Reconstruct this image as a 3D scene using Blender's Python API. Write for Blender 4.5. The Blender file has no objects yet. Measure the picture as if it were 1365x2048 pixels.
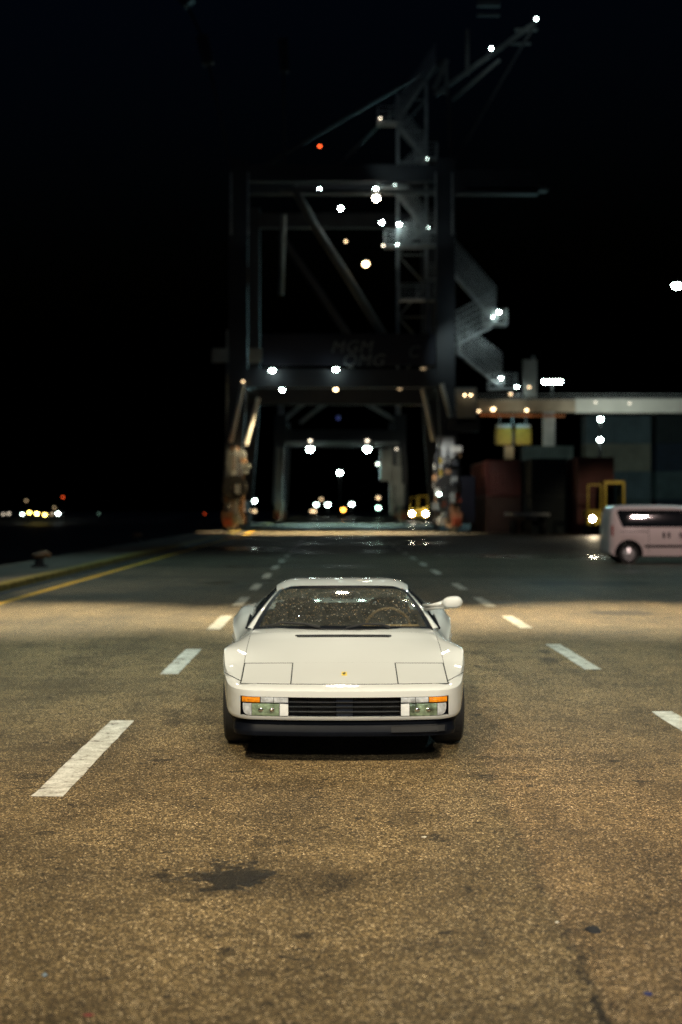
import bpy, bmesh, math, random
from mathutils import Vector, Matrix
random.seed(7)
R = math.radians
scene = bpy.context.scene
col = scene.collection

# ------------------------------------------------------------------ camera
CAM_H = 1.72
FPX = 2844.0            # 50 mm lens, in pixels of the 1365 x 2048 photograph
def at(px, py, Y):
    """place of a pixel of the photograph at the distance Y down the road"""
    return Vector(((px - 668) / FPX * Y, Y, CAM_H - (py - 1018) / FPX * Y))
cam_d = bpy.data.cameras.new('camera')
cam = bpy.data.objects.new('camera', cam_d); col.objects.link(cam)
cam.location = (0, 0, CAM_H)
cam_d.sensor_fit = 'VERTICAL'; cam_d.sensor_height = 36; cam_d.lens = 50
cam.rotation_euler = (R(90) - 6 / FPX, 0, -14.5 / FPX)
cam_d.clip_start = 0.05; cam_d.clip_end = 3000
cam_d.dof.use_dof = True
cam_d.dof.focus_distance = 8.7
cam_d.dof.aperture_fstop = 1.5
scene.camera = cam

# ------------------------------------------------------------------ night sky
world = bpy.data.worlds.new('World'); scene.world = world; world.use_nodes = True
wn = world.node_tree.nodes; wl = world.node_tree.links
sky = wn.new('ShaderNodeTexSky'); sky.sky_type = 'NISHITA'; sky.sun_disc = False
sky.sun_elevation = R(-4); sky.sun_rotation = R(200)
wn['Background'].inputs['Strength'].default_value = 0.10
tint = wn.new('ShaderNodeMix'); tint.data_type = 'RGBA'; tint.blend_type = 'MULTIPLY'; tint.inputs['Factor'].default_value = 1; tint.inputs[7].default_value = (.28, .75, 1.7, 1)
wl.new(sky.outputs[0], tint.inputs[6]); wl.new(tint.outputs[2], wn['Background'].inputs['Color'])
sun_d = bpy.data.lights.new('moonlight', 'SUN'); sun_d.energy = 0.004; sun_d.angle = R(0.5); sun_d.color = (.7, .85, 1)
sun = bpy.data.objects.new('moonlight', sun_d); col.objects.link(sun); sun.rotation_euler = (R(40), 0, R(200))

# ------------------------------------------------------------------ exposure
vs = scene.view_settings
vs.view_transform = 'Standard'; vs.look = 'None'; vs.exposure = 0.0; vs.gamma = 1.0; vs.use_curve_mapping = False
scene.render.engine = 'CYCLES'
cy = scene.cycles
cy.use_denoising = True; cy.denoiser = 'OPENIMAGEDENOISE'; cy.denoising_input_passes = 'RGB_ALBEDO_NORMAL'; cy.denoising_prefilter = 'NONE'
cy.max_bounces = 6; cy.diffuse_bounces = 2; cy.glossy_bounces = 3; cy.transparent_max_bounces = 10; cy.transmission_bounces = 4
cy.sample_clamp_indirect = 4.0
cy.caustics_reflective = False; cy.caustics_refractive = False
cy.use_adaptive_sampling = False

# ------------------------------------------------------------------ large lamps (crane and mast floods out of view, then added fill spots)
def spot(loc, target, energy, color, cone, blend, size):  # serves real floods and added fill spots alike
    d = bpy.data.lights.new('flood_and_fill_spot', 'SPOT'); d.energy = energy; d.color = color
    d.spot_size = R(cone); d.spot_blend = blend; d.shadow_soft_size = size
    o = bpy.data.objects.new('flood_and_fill_spot', d); col.objects.link(o); o.location = loc
    o.rotation_euler = (Vector(target) - Vector(loc)).to_track_quat('-Z', 'Y').to_euler()
    return o
WARM = (1.0, .86, .60); CREAM = (1.0, .97, .88); COOL = (.46, .92, 1.0); CREAMY = (1.0, .86, .56); SODIUM = (1.0, .76, .42); PINK = (1.0, .74, .68); TEAL = (.50, .93, .95)
NEAR_FLOODS = [((-5.0, .5, 13.2), (-2.6, 10.8, 0), 8600, WARM, 60, 1.0),
               ((0.8, .5, 13.2), (0.3, 11.0, 0), 1900, CREAM, 64, 1.0),
               ((6.0, .5, 13.2), (3.6, 10.8, 0), 7600, WARM, 60, 1.0)]
COOL_FLOODS = [((6.0, 13.5, 13.2), (5.5, 15.5, 0), 3000, COOL, 70, .9),
               ((-6.0, 14.0, 13.2), (-5.5, 15.8, 0), 3200, COOL, 70, .9)]
MAST_FLOODS = [((5.5, -7.0, 9.0), (.4, 9.8, .4), 3300, (.88, .93, 1.0), 30, .7), ((-3.5, -8.0, 9.0), (-.1, 9.8, .4), 1500, CREAM, 30, .7)]
BAND_FLOODS = [((x, 31.0, 13.4), (x * 1.25, 22.9, 0), 24000, CREAMY, 28, 1.0) for x in (-12, -8, -4, .2, 4, 8, 12, 16)]
FILL_SPOTS = [((13.5, 27.0, 7.5), (10.3, 45.5, 1.1), 3800, PINK, 17, .5), ((-9.5, 24.0, 12.5), (-8.0, 34, 0), 4500, WARM, 48, .8),  # added fill for van, quay edge and far road, without fixtures
               ((-10.5, 50.0, 19.0), (-1, 40, 0), 3300, TEAL, 90, 1.0), ((17.0, 52.0, 19.0), (8, 42, 0), 3300, TEAL, 90, 1.0)]
for l, t, e, c, cone, bl in NEAR_FLOODS + COOL_FLOODS + MAST_FLOODS: spot(l, t, e, c, cone, bl, .22)
for l, t, e, c, cone, bl in BAND_FLOODS + FILL_SPOTS: spot(l, t, e, c, cone, bl, .35)

# ------------------------------------------------------------------ helpers
def P3(*a): return Vector(a)
class MB:
    """collects shapes; build() links them as ONE mesh object"""
    def __init__(s): s.v = []; s.f = []
    def add(s, vs, fs):
        b = len(s.v); s.v += [tuple(v) for v in vs]; s.f += [tuple(i + b for i in f) for f in fs]; return s
    def box(s, c, d, rz=0):
        x, y, z = d[0] / 2, d[1] / 2, d[2] / 2; ca, sa = math.cos(rz), math.sin(rz)
        vs = []
        for k in (-z, z):
            for i, j in ((-x, -y), (x, -y), (x, y), (-x, y)):
                vs.append((c[0] + i * ca - j * sa, c[1] + i * sa + j * ca, c[2] + k))
        return s.add(vs, [(3, 2, 1, 0), (4, 5, 6, 7), (0, 1, 5, 4), (1, 2, 6, 5), (2, 3, 7, 6), (3, 0, 4, 7)])
    def bar(s, p, q, w, h=None):
        """square bar from p to q: w across, h upright"""
        p, q = Vector(p), Vector(q); h = h or w; d = (q - p).normalized()
        up = Vector((0, 0, 1)) if abs(d.z) < .97 else Vector((0, 1, 0))
        a = d.cross(up).normalized(); b = a.cross(d).normalized()
        vs = []
        for e in (p, q):
            for i, j in ((-1, -1), (1, -1), (1, 1), (-1, 1)): vs.append(e + a * (i * w / 2) + b * (j * h / 2))
        return s.add(vs, [(3, 2, 1, 0), (4, 5, 6, 7), (0, 1, 5, 4), (1, 2, 6, 5), (2, 3, 7, 6), (3, 0, 4, 7)])
    def tube(s, pts, r, n=8, cap=True):
        pts = [Vector(p) for p in pts]; rr = r if isinstance(r, (list, tuple)) else [r] * len(pts)
        vs = []; fs = []; a = None
        for i, p in enumerate(pts):
            d = (pts[min(i + 1, len(pts) - 1)] - pts[max(i - 1, 0)]).normalized()
            if a is None:
                up = Vector((0, 0, 1)) if abs(d.z) < .95 else Vector((0, 1, 0)); a = d.cross(up).normalized()
            else: a = (a - d * a.dot(d)).normalized()
            b = d.cross(a)
            for k in range(n):
                t = 2 * math.pi * k / n; vs.append(p + (a * math.cos(t) + b * math.sin(t)) * rr[i])
        for i in range(len(pts) - 1):
            for k in range(n):
                k2 = (k + 1) % n; fs.append((i * n + k, i * n + k2, (i + 1) * n + k2, (i + 1) * n + k))
        if cap: fs += [tuple(range(n))[::-1], tuple(range((len(pts) - 1) * n, len(pts) * n))]
        return s.add(vs, fs)
    def lathe(s, prof, c, axis='z', n=16, ang=2 * math.pi):
        """prof: (radius, height) pairs about an axis through c"""
        vs = []; fs = []; m = len(prof)
        for k in range(n):
            t = 2 * math.pi * k / n
            for r, h in prof:
                u, v = r * math.cos(t), r * math.sin(t)
                o = (u, v, h) if axis == 'z' else ((h, u, v) if axis == 'x' else (v, h, u))
                vs.append((c[0] + o[0], c[1] + o[1], c[2] + o[2]))
        for k in range(n):
            k2 = (k + 1) % n
            for i in range(m - 1): fs.append((k * m + i, k2 * m + i, k2 * m + i + 1, k * m + i + 1))
        return s.add(vs, fs)
    def ball(s, c, r, n=10, m=6, sc=(1, 1, 1)):
        vs = [(c[0], c[1], c[2] - r * sc[2])]; fs = []
        for i in range(1, m):
            ph = math.pi * i / m
            for k in range(n):
                t = 2 * math.pi * k / n
                vs.append((c[0] + r * sc[0] * math.sin(ph) * math.cos(t), c[1] + r * sc[1] * math.sin(ph) * math.sin(t), c[2] - r * sc[2] * math.cos(ph)))
        vs.append((c[0], c[1], c[2] + r * sc[2])); L = len(vs) - 1
        for k in range(n):
            k2 = (k + 1) % n; fs.append((0, 1 + k2, 1 + k)); fs.append((L, 1 + (m - 2) * n + k, 1 + (m - 2) * n + k2))
            for i in range(m - 2): fs.append((1 + i * n + k, 1 + i * n + k2, 1 + (i + 1) * n + k2, 1 + (i + 1) * n + k))
        return s.add(vs, fs)
    def grid(s, rows, close=False):
        n = len(rows[0]); vs = [p for r in rows for p in r]; fs = []
        for i in range(len(rows) - 1):
            for k in range(n - 1 + (1 if close else 0)):
                k2 = (k + 1) % n; fs.append((i * n + k, i * n + k2, (i + 1) * n + k2, (i + 1) * n + k))
        return s.add(vs, fs)
    def poly(s, pts, off):
        """flat outline pushed by the vector off into a slab"""
        n = len(pts); off = Vector(off); a = [Vector(p) for p in pts]; b = [p + off for p in a]
        return s.add(a + b, [tuple(range(n))[::-1], tuple(range(n, 2 * n))] + [(i, (i + 1) % n, n + (i + 1) % n, n + i) for i in range(n)])
    def mesh(s, name, smooth=0, bevel=0, seg=2, fix=True):
        me = bpy.data.meshes.new(name); me.from_pydata(s.v, [], s.f); me.validate()
        if bevel or fix:
            bm = bmesh.new(); bm.from_mesh(me)
            if fix: bmesh.ops.remove_doubles(bm, verts=bm.verts, dist=1e-5)
            if bevel:
                ed = [e for e in bm.edges if len(e.link_faces) == 2 and e.calc_face_angle(0) > .5]
                bmesh.ops.bevel(bm, geom=ed, offset=bevel, segments=seg, affect='EDGES', clamp_overlap=True)
            if fix: bmesh.ops.recalc_face_normals(bm, faces=bm.faces)
            bm.to_mesh(me); bm.free()
        if smooth:
            me.polygons.foreach_set('use_smooth', [True] * len(me.polygons))
            if smooth < 3: me.set_sharp_from_angle(angle=smooth)
        me.update(); return me
    def build(s, name, mat, parent=None, smooth=0, bevel=0, seg=2, fix=True):
        me = s.mesh(name, smooth, bevel, seg, fix)
        o = bpy.data.objects.new(name, me); col.objects.link(o)
        if mat: me.materials.append(mat)
        if parent: o.parent = parent
        return o
def tag(o, label=None, cat=None, group=None, kind=None):
    if label: o['label'] = label
    if cat: o['category'] = cat
    if group: o['group'] = group
    if kind: o['kind'] = kind
    return o
def thing(name, loc, label, cat, group=None, rz=0):
    o = bpy.data.objects.new(name, None); col.objects.link(o); o.location = loc; o.rotation_euler = (0, 0, rz)
    o.empty_display_size = .2
    return tag(o, label, cat, group)
def copy_tree(o, parent=None):
    c = o.copy(); col.objects.link(c); c.parent = parent
    for ch in list(o.children): copy_tree(ch, c)
    return c

def pchip(xs, ys):
    n = len(xs); h = [xs[i + 1] - xs[i] for i in range(n - 1)]; d = [(ys[i + 1] - ys[i]) / h[i] for i in range(n - 1)]
    m = [d[0]] + [0 if d[i - 1] * d[i] <= 0 else 2 * d[i - 1] * d[i] / (d[i - 1] + d[i]) for i in range(1, n - 1)] + [d[-1]]
    def f(x):
        if x <= xs[0]: return ys[0]
        if x >= xs[-1]: return ys[-1]
        i = 0
        while x > xs[i + 1]: i += 1
        t = (x - xs[i]) / h[i]; t2 = t * t; t3 = t2 * t
        return (2 * t3 - 3 * t2 + 1) * ys[i] + (t3 - 2 * t2 + t) * h[i] * m[i] + (-2 * t3 + 3 * t2) * ys[i + 1] + (t3 - t2) * h[i] * m[i + 1]
    return f
def sstep(a, b, x):
    t = min(1, max(0, (x - a) / (b - a))); return t * t * (3 - 2 * t)

# ------------------------------------------------------------------ materials
def new_mat(name):
    m = bpy.data.materials.new(name); m.use_nodes = True
    return m, m.node_tree.nodes, m.node_tree.links, m.node_tree.nodes['Principled BSDF']
def paint(name, c, rough=.5, metal=0, coat=0, vary=.12, scale=4, bump=0, bscale=60, spec=.5):
    """a painted or plain surface, mottled a little so it is never flat"""
    m, n, l, b = new_mat(name)
    b.inputs['Roughness'].default_value = rough; b.inputs['Metallic'].default_value = metal
    b.inputs['Coat Weight'].default_value = coat; b.inputs['Coat Roughness'].default_value = .04
    b.inputs['Specular IOR Level'].default_value = spec
    tc = n.new('ShaderNodeTexCoord'); nz = n.new('ShaderNodeTexNoise'); nz.inputs['Scale'].default_value = scale; nz.inputs['Detail'].default_value = 6
    l.new(tc.outputs['Object'], nz.inputs['Vector'])
    rp = n.new('ShaderNodeValToRGB'); e = rp.color_ramp.elements
    e[0].position = .3; e[1].position = .7
    e[0].color = [v * (1 - vary) for v in c] + [1]; e[1].color = [min(1, v * (1 + vary)) for v in c] + [1]
    l.new(nz.outputs['Fac'], rp.inputs['Fac']); l.new(rp.outputs[0], b.inputs['Base Color'])
    if bump:
        n2 = n.new('ShaderNodeTexNoise'); n2.inputs['Scale'].default_value = bscale; n2.inputs['Detail'].default_value = 4
        l.new(tc.outputs['Object'], n2.inputs['Vector'])
        bp = n.new('ShaderNodeBump'); bp.inputs['Strength'].default_value = bump; bp.inputs['Distance'].default_value = .01
        l.new(n2.outputs['Fac'], bp.inputs['Height']); l.new(bp.outputs[0], b.inputs['Normal'])
    return m
def glow(name, c, strength):
    m, n, l, b = new_mat(name)
    b.inputs['Base Color'].default_value = (.8, .8, .8, 1)
    b.inputs['Emission Color'].default_value = (*c, 1); b.inputs['Emission Strength'].default_value = strength
    return m
def glass(name, tint=(.8, .85, .85), dust=0, rough=.02):
    m, n, l, b = new_mat(name); n.remove(b)
    out = n['Material Output']; tr = n.new('ShaderNodeBsdfTransparent'); tr.inputs[0].default_value = (*tint, 1)
    gl = n.new('ShaderNodeBsdfGlossy'); gl.inputs['Roughness'].default_value = rough
    fr = n.new('ShaderNodeFresnel'); fr.inputs['IOR'].default_value = 1.5
    if dust:
        df = n.new('ShaderNodeBsdfDiffuse'); df.inputs[0].default_value = (.42, .43, .38, 1); tc = n.new('ShaderNodeTexCoord'); nz = n.new('ShaderNodeTexNoise'); nz.inputs['Scale'].default_value = 14; nz.inputs['Detail'].default_value = 8
        l.new(tc.outputs['Object'], nz.inputs['Vector']); ml = n.new('ShaderNodeMath'); ml.operation = 'MULTIPLY'; ml.inputs[1].default_value = dust * 2; l.new(nz.outputs['Fac'], ml.inputs[0])
        m2 = n.new('ShaderNodeMixShader'); l.new(ml.outputs[0], m2.inputs[0]); l.new(tr.outputs[0], m2.inputs[1]); l.new(df.outputs[0], m2.inputs[2]); tr = m2
    mx = n.new('ShaderNodeMixShader'); l.new(fr.outputs[0], mx.inputs[0]); l.new(tr.outputs[0], mx.inputs[1]); l.new(gl.outputs[0], mx.inputs[2])
    l.new(mx.outputs[0], out.inputs[0]); return m
def glint_bead_mat():
    m, n, l, b = new_mat('water bead with painted glints'); g = n.new('ShaderNodeNewGeometry'); w = n.new('ShaderNodeTexWhiteNoise'); l.new(g.outputs['Random Per Island'], w.inputs['Vector'])
    r = n.new('ShaderNodeValToRGB'); e = r.color_ramp.elements; e.new(.4); e.new(.7)
    for k, (p, c) in enumerate(((0, (.05, .05, .04)), (.5, (.26, .23, .16)), (.82, (.55, .36, .16)), (1, (.85, .88, .80)))): e[k].position = p; e[k].color = (*c, 1)  # amber and white paint the refracted lamplight into the beads
    l.new(w.outputs['Value'], r.inputs['Fac']); l.new(r.outputs[0], b.inputs['Base Color']); b.inputs['Roughness'].default_value = .12; b.inputs['Specular IOR Level'].default_value = .9
    b.inputs['Alpha'].default_value = .8; return m
M = {}
M['white_paint'] = paint('white car paint', (.62, .63, .61), .4, coat=1, vary=.012, scale=2, spec=.12)
M['gap'] = paint('panel gap', (.02, .022, .022), .9)
M['black_plastic'] = paint('satin black plastic', (.004, .005, .008), .45, vary=.2, scale=9, spec=.08)
M['matte_black'] = paint('matte black', (.012, .012, .013), .8)
M['grille_black'] = paint('grille bar black', (.03, .033, .036), .4)
M['rubber'] = paint('tyre rubber', (.022, .022, .023), .75, bump=.4, bscale=80)
M['alloy'] = paint('alloy', (.5, .5, .5), .3, metal=.8)
M['chrome'] = paint('chrome', (.75, .76, .76), .12, metal=1)
M['amber'] = paint('amber lens', (.85, .26, .01), .18, coat=.6, vary=.25, scale=40, bump=.5, bscale=120)
M['clear_lens'] = paint('ribbed clear lens', (.46, .48, .50), .2, coat=.8, vary=.45, scale=22, bump=.3, bscale=110)
M['fog_lens'] = paint('green tinted fog lens', (.22, .29, .19), .12, metal=.2, coat=1, vary=.8, scale=18, bump=.4, bscale=60)
M['lamp_white'] = paint('lamp reflector', (.72, .73, .72), .3, vary=.1, scale=30)
M['windshield'] = glass('windshield glass', (.80, .86, .82), .065)
M['rear_glass'] = glass('rear glass', (.80, .86, .84))
M['side_glass'] = glass('tinted glass', (.25, .28, .27))
M['seat'] = paint('dark seat leather', (.022, .02, .018), .6, bump=.3)
M['wheel_brown'] = paint('brown leather', (.13, .075, .03), .5)
M['tan'] = paint('tan leather', (.28, .17, .075), .6, bump=.3)
M['droplet'] = glint_bead_mat()
M['badge'] = paint('yellow badge', (.72, .52, .03), .35)
M['yellow_paint'] = paint('industrial yellow', (.40, .29, .03), .5, vary=.25)
M['yellow_line'] = paint('yellow road paint', (.72, .44, .02), .7, vary=.25, scale=7)
M['kerb_yellow'] = paint('worn yellow kerb', (.22, .17, .03), .8, vary=.6, scale=5)
M['steel_dark'] = paint('dark crane paint', (.018, .022, .03), .55, vary=.3, scale=.6)
M['steel_blue'] = paint('blue crane paint', (.004, .006, .018), .5, vary=.3, scale=.6)
M['steel_white'] = paint('white crane paint', (.50, .51, .49), .5, vary=.25, scale=.8)
M['galvanised'] = paint('galvanised steel', (.34, .36, .37), .45, metal=.3, vary=.25, scale=2)
M['red_oxide'] = paint('red oxide paint', (.34, .07, .035), .6, vary=.3, scale=1.5)
M['orange_paint'] = paint('orange paint', (.50, .15, .04), .6, vary=.3, scale=3)
M['van_white'] = paint('white van paint', (.62, .53, .52), .35, coat=.6, vary=.03)
M['concrete'] = paint('quay concrete', (.10, .085, .065), .85, vary=.3, scale=.9, bump=.4, bscale=30)
M['lettering'] = paint('white lettering', (.16, .18, .19), .6)
M['tower_grey'] = paint('grey paint', (.22, .24, .24), .6, vary=.3, scale=.5)
# ------------------------------------------------------------------ the ground
def asphalt():
    m, n, l, b = new_mat('worn asphalt')
    g = n.new('ShaderNodeNewGeometry'); pos = g.outputs['Position']
    def math_(op, a, c=None, clamp=False):
        x = n.new('ShaderNodeMath'); x.operation = op; x.use_clamp = clamp
        for i, v in enumerate((a, c)):
            if v is None: continue
            if isinstance(v, (int, float)): x.inputs[i].default_value = v
            else: l.new(v, x.inputs[i])
        return x.outputs[0]
    def noise(sc, det=4, rough=.55, vec=pos):
        x = n.new('ShaderNodeTexNoise'); x.inputs['Scale'].default_value = sc; x.inputs['Detail'].default_value = det; x.inputs['Roughness'].default_value = rough
        l.new(vec, x.inputs['Vector']); return x
    def ramp(v, stops):
        x = n.new('ShaderNodeValToRGB'); e = x.color_ramp.elements
        while len(e) < len(stops): e.new(.5)
        for k, (p, c) in enumerate(stops): e[k].position = p; e[k].color = (c, c, c, 1) if isinstance(c, (int, float)) else (*c, 1)
        l.new(v, x.inputs['Fac']); return x.outputs[0]
    def mul(a, c, fac=1.0, mode='MULTIPLY'):
        x = n.new('ShaderNodeMix'); x.data_type = 'RGBA'; x.blend_type = mode
        if isinstance(fac, (int, float)): x.inputs['Factor'].default_value = fac
        else: l.new(fac, x.inputs['Factor'])
        for s, v in (('A', a), ('B', c)):
            sock = x.inputs[6 if s == 'A' else 7]
            if isinstance(v, tuple): sock.default_value = (*v, 1)
            else: l.new(v, sock)
        return x.outputs[2]
    # stones in the binder
    vo = n.new('ShaderNodeTexVoronoi'); vo.inputs['Scale'].default_value = 120; vo.inputs['Randomness'].default_value = 1; l.new(pos, vo.inputs['Vector'])
    sep = n.new('ShaderNodeSeparateColor'); l.new(vo.outputs['Color'], sep.inputs[0])
    stone = ramp(sep.outputs[0], [(0, (.028, .0185, .0080)), (.40, (.118, .078, .033)), (.75, (.205, .138, .060)), (.92, (.355, .248, .115)), (1, (.72, .55, .32))])
    vo2 = n.new('ShaderNodeTexVoronoi'); vo2.inputs['Scale'].default_value = 230; l.new(pos, vo2.inputs['Vector'])
    sep2 = n.new('ShaderNodeSeparateColor'); l.new(vo2.outputs['Color'], sep2.inputs[0])
    fine = ramp(sep2.outputs[1], [(0, .35), (.6, 1.0), (1, 2.0)])
    colr = mul(stone, fine)
    edge = ramp(vo.outputs['Distance'], [(0, 1.1), (.55, 1.0), (.85, .5)])
    colr = mul(colr, edge)
    # mottling of three sizes
    colr = mul(colr, ramp(noise(14, 6, .7).outputs['Fac'], [(.3, .62), (.5, 1.0), (.72, 1.35)]))
    colr = mul(colr, ramp(noise(2.2, 6, .65).outputs['Fac'], [(.32, .66), (.5, 1.0), (.7, 1.28)]))
    colr = mul(colr, ramp(noise(.33, 5, .6).outputs['Fac'], [(.35, .70), (.5, 1.0), (.65, 1.18)]))
    # long faint wheel tracks along the road
    tv = n.new('ShaderNodeVectorMath'); tv.operation = 'MULTIPLY'; l.new(pos, tv.inputs[0]); tv.inputs[1].default_value = (1.5, .10, 1)
    colr = mul(colr, ramp(noise(1.0, 4, .6, tv.outputs[0]).outputs['Fac'], [(.36, .80), (.5, 1.0), (.64, 1.10)]))
    # tarry blots, scattered
    bl = noise(5.5, 3, .5)
    colr = mul(colr, ramp(bl.outputs['Fac'], [(.665, 1.0), (.69, .35)]))
    # stains with a place and outline of their own: (x, y, half width, half length, strength)
    wob = noise(9, 5, .65); wob2 = noise(3.0, 4, .6)
    wv = n.new('ShaderNodeVectorMath'); wv.operation = 'MULTIPLY_ADD'; l.new(wob.outputs['Color'], wv.inputs[0]); wv.inputs[1].default_value = (.55, .85, 0); l.new(pos, wv.inputs[2])
    wc = n.new('ShaderNodeVectorMath'); wc.operation = 'SUBTRACT'; l.new(wv.outputs[0], wc.inputs[0]); wc.inputs[1].default_value = (.275, .425, 0)
    def stain(px, py, hw, hl, strength, soft=.25):
        p = at(px, py, FPX * CAM_H / (py - 1018))
        mp = n.new('ShaderNodeVectorMath'); mp.operation = 'SUBTRACT'; l.new(wc.outputs[0], mp.inputs[0]); mp.inputs[1].default_value = (p.x, p.y, 0)
        sc = n.new('ShaderNodeVectorMath'); sc.operation = 'MULTIPLY'; l.new(mp.outputs[0], sc.inputs[0]); sc.inputs[1].default_value = (1 / hw, 1 / hl, 0)
        ln = n.new('ShaderNodeVectorMath'); ln.operation = 'LENGTH'; l.new(sc.outputs[0], ln.inputs[0])
        return ramp(math_('MULTIPLY', ln.outputs['Value'], .5), [(.5 - soft * .55, 1 - strength), (.5 + soft * .25, 1.0)])
    wet = []
    for s in [(470, 1752, .175, .21, .84, .12), (385, 1758, .09, .06, .6, .2), (440, 1726, .06, .07, .75, .12), (325, 1752, .07, .07, .72, .14), (690, 1762, .13, .14, .42, .25), (560, 1766, .5, .30, .22, .4), (370, 1780, .2, .2, .25, .4),
              (975, 1516, .09, .10, .6, .2), (972, 1556, .09, .10, .5, .2), (318, 1520, .10, .12, .6, .2), (60, 1553, .08, .12, .5, .2), (930, 1470, .07, .1, .5, .2),
              (85, 1496, .40, .22, .4, .3), (590, 1921, .07, .07, .55, .2), (960, 1904, .12, .07, .5, .25), (1180, 1904, .07, .05, .6, .2),
              (540, 1684, .06, .07, .5, .2), (150, 1634, .06, .08, .5, .2), (865, 1671, .09, .05, .55, .2), (1330, 1806, .08, .06, .4, .25), (1245, 1226, .60, .55, .7, .2), (1262, 1809, .05, .05, .4, .2),
              (345, 1427, .10, .18, .5, .2), (350, 1444, .12, .2, .5, .2), (1290, 1563, .06, .1, .4, .2), (1050, 1556, .06, .1, .4, .2), (140, 1810, .3, .16, .3, .3), (1185, 1166, 1.6, 1.3, .6, .2),
              (668, 1153, 45, .8, .40, .5), (900, 1132, 40, .9, .35, .5), (300, 1176, 7, .5, .25, .5), (1090, 1303, .10, .3, .5, .2), (1100, 1322, .10, .3, .5, .2), (945, 1305, .10, .3, .4, .2), (640, 1495, .55, .5, .25, .3)]:
        f = stain(*s); colr = mul(colr, f)
        if len(wet) < 3: wet.append(f)
    # a wandering crack at the lower right, from (1000,1600) to (1200,2010)
    cw = noise(6, 8, .75); cv = n.new('ShaderNodeVectorMath'); cv.operation = 'MULTIPLY_ADD'; l.new(cw.outputs['Color'], cv.inputs[0]); cv.inputs[1].default_value = (.22, .22, 0); l.new(pos, cv.inputs[2])
    c2 = n.new('ShaderNodeVectorMath'); c2.operation = 'SUBTRACT'; l.new(cv.outputs[0], c2.inputs[0]); c2.inputs[1].default_value = (.11, .11, 0)
    sx = n.new('ShaderNodeSeparateXYZ'); l.new(c2.outputs[0], sx.inputs[0])
    a0 = at(1000, 1590, FPX * CAM_H / 572); a1 = at(1200, 2010, FPX * CAM_H / 992)
    k = (a1.x - a0.x) / (a1.y - a0.y)
    line = math_('ADD', math_('MULTIPLY', sx.outputs['Y'], k), a0.x - k * a0.y)
    dist = math_('ABSOLUTE', math_('SUBTRACT', sx.outputs['X'], line))
    ck = ramp(math_('MULTIPLY', dist, 10), [(.05, .15), (.30, 1.0)])
    gate = math_('MULTIPLY', ramp(math_('MULTIPLY', sx.outputs['Y'], .1), [(.55, 1.0), (.62, .55), (.80, .35), (.90, 0.0)]), ramp(wob2.outputs['Fac'], [(.42, .15), (.55, 1.0)]))
    colr = mul(colr, ck, gate)
    # paving joint between two strips: the right strip is a shade paler
    side = math_('SUBTRACT', sx.outputs['X'], line)
    colr = mul(colr, ramp(math_('ADD', math_('MULTIPLY', side, 4), .5), [(.4, (.93, .94, .95)), (.6, (1.10, 1.06, 1.08))]))
    # far road: dim teal light put into its colour, damp puddles in places
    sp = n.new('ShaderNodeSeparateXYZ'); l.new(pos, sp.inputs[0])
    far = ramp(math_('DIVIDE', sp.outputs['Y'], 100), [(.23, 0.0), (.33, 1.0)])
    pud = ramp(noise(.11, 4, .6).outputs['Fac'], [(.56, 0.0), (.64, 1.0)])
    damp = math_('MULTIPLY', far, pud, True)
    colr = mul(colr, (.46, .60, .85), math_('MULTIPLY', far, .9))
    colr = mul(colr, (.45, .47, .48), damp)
    l.new(colr, b.inputs['Base Color'])
    ro = math_('SUBTRACT', .78, math_('MULTIPLY', sep2.outputs[2], .22))
    ro = math_('SUBTRACT', ro, math_('MULTIPLY', far, .04))
    ro = math_('SUBTRACT', ro, math_('MULTIPLY', damp, .50), True)
    for f in wet: ro = math_('MULTIPLY', ro, ramp(f, [(.3, .62), (1, 1.0)]))
    l.new(ro, b.inputs['Roughness'])
    b.inputs['Specular IOR Level'].default_value = .28
    bp = n.new('ShaderNodeBump'); bp.inputs['Strength'].default_value = .55; bp.inputs['Distance'].default_value = .006
    hh = math_('ADD', math_('MULTIPLY', vo.outputs['Distance'], -1), math_('MULTIPLY', noise(40, 4).outputs['Fac'], .8))
    hh = math_('MULTIPLY', hh, math_('SUBTRACT', 1, math_('MULTIPLY', far, .85)))
    l.new(hh, bp.inputs['Height']); l.new(bp.outputs[0], b.inputs['Normal'])
    return m
def road_paint():
    m, n, l, b = new_mat('worn white road paint')
    g = n.new('ShaderNodeNewGeometry')
    def nz(sc, st):
        x = n.new('ShaderNodeTexNoise'); x.inputs['Scale'].default_value = sc; x.inputs['Detail'].default_value = 6; x.inputs['Roughness'].default_value = .7; l.new(g.outputs['Position'], x.inputs['Vector'])
        r = n.new('ShaderNodeValToRGB'); e = r.color_ramp.elements
        while len(e) < len(st): e.new(.5)
        for k, (p, c) in enumerate(st): e[k].position = p; e[k].color = (*c, 1)
        l.new(x.outputs['Fac'], r.inputs['Fac']); return r.outputs[0]
    a = nz(6, [(.36, (.11, .09, .065)), (.43, (.46, .43, .36)), (.6, (.66, .63, .55))]); c = nz(60, [(.33, (.35, .33, .30)), (.47, (1, 1, 1))])
    x = n.new('ShaderNodeMix'); x.data_type = 'RGBA'; x.blend_type = 'MULTIPLY'; x.inputs['Factor'].default_value = 1
    l.new(a, x.inputs[6]); l.new(c, x.inputs[7]); l.new(x.outputs[2], b.inputs['Base Color'])
    b.inputs['Roughness'].default_value = .8
    return m
M['asphalt'] = asphalt(); M['road_paint'] = road_paint()
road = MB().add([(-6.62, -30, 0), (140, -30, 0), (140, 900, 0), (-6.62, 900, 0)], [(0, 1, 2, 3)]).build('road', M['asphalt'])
tag(road, 'worn damp asphalt quay road', kind='structure')
def ground_z(py): return FPX * CAM_H / (py - 1018)
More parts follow.
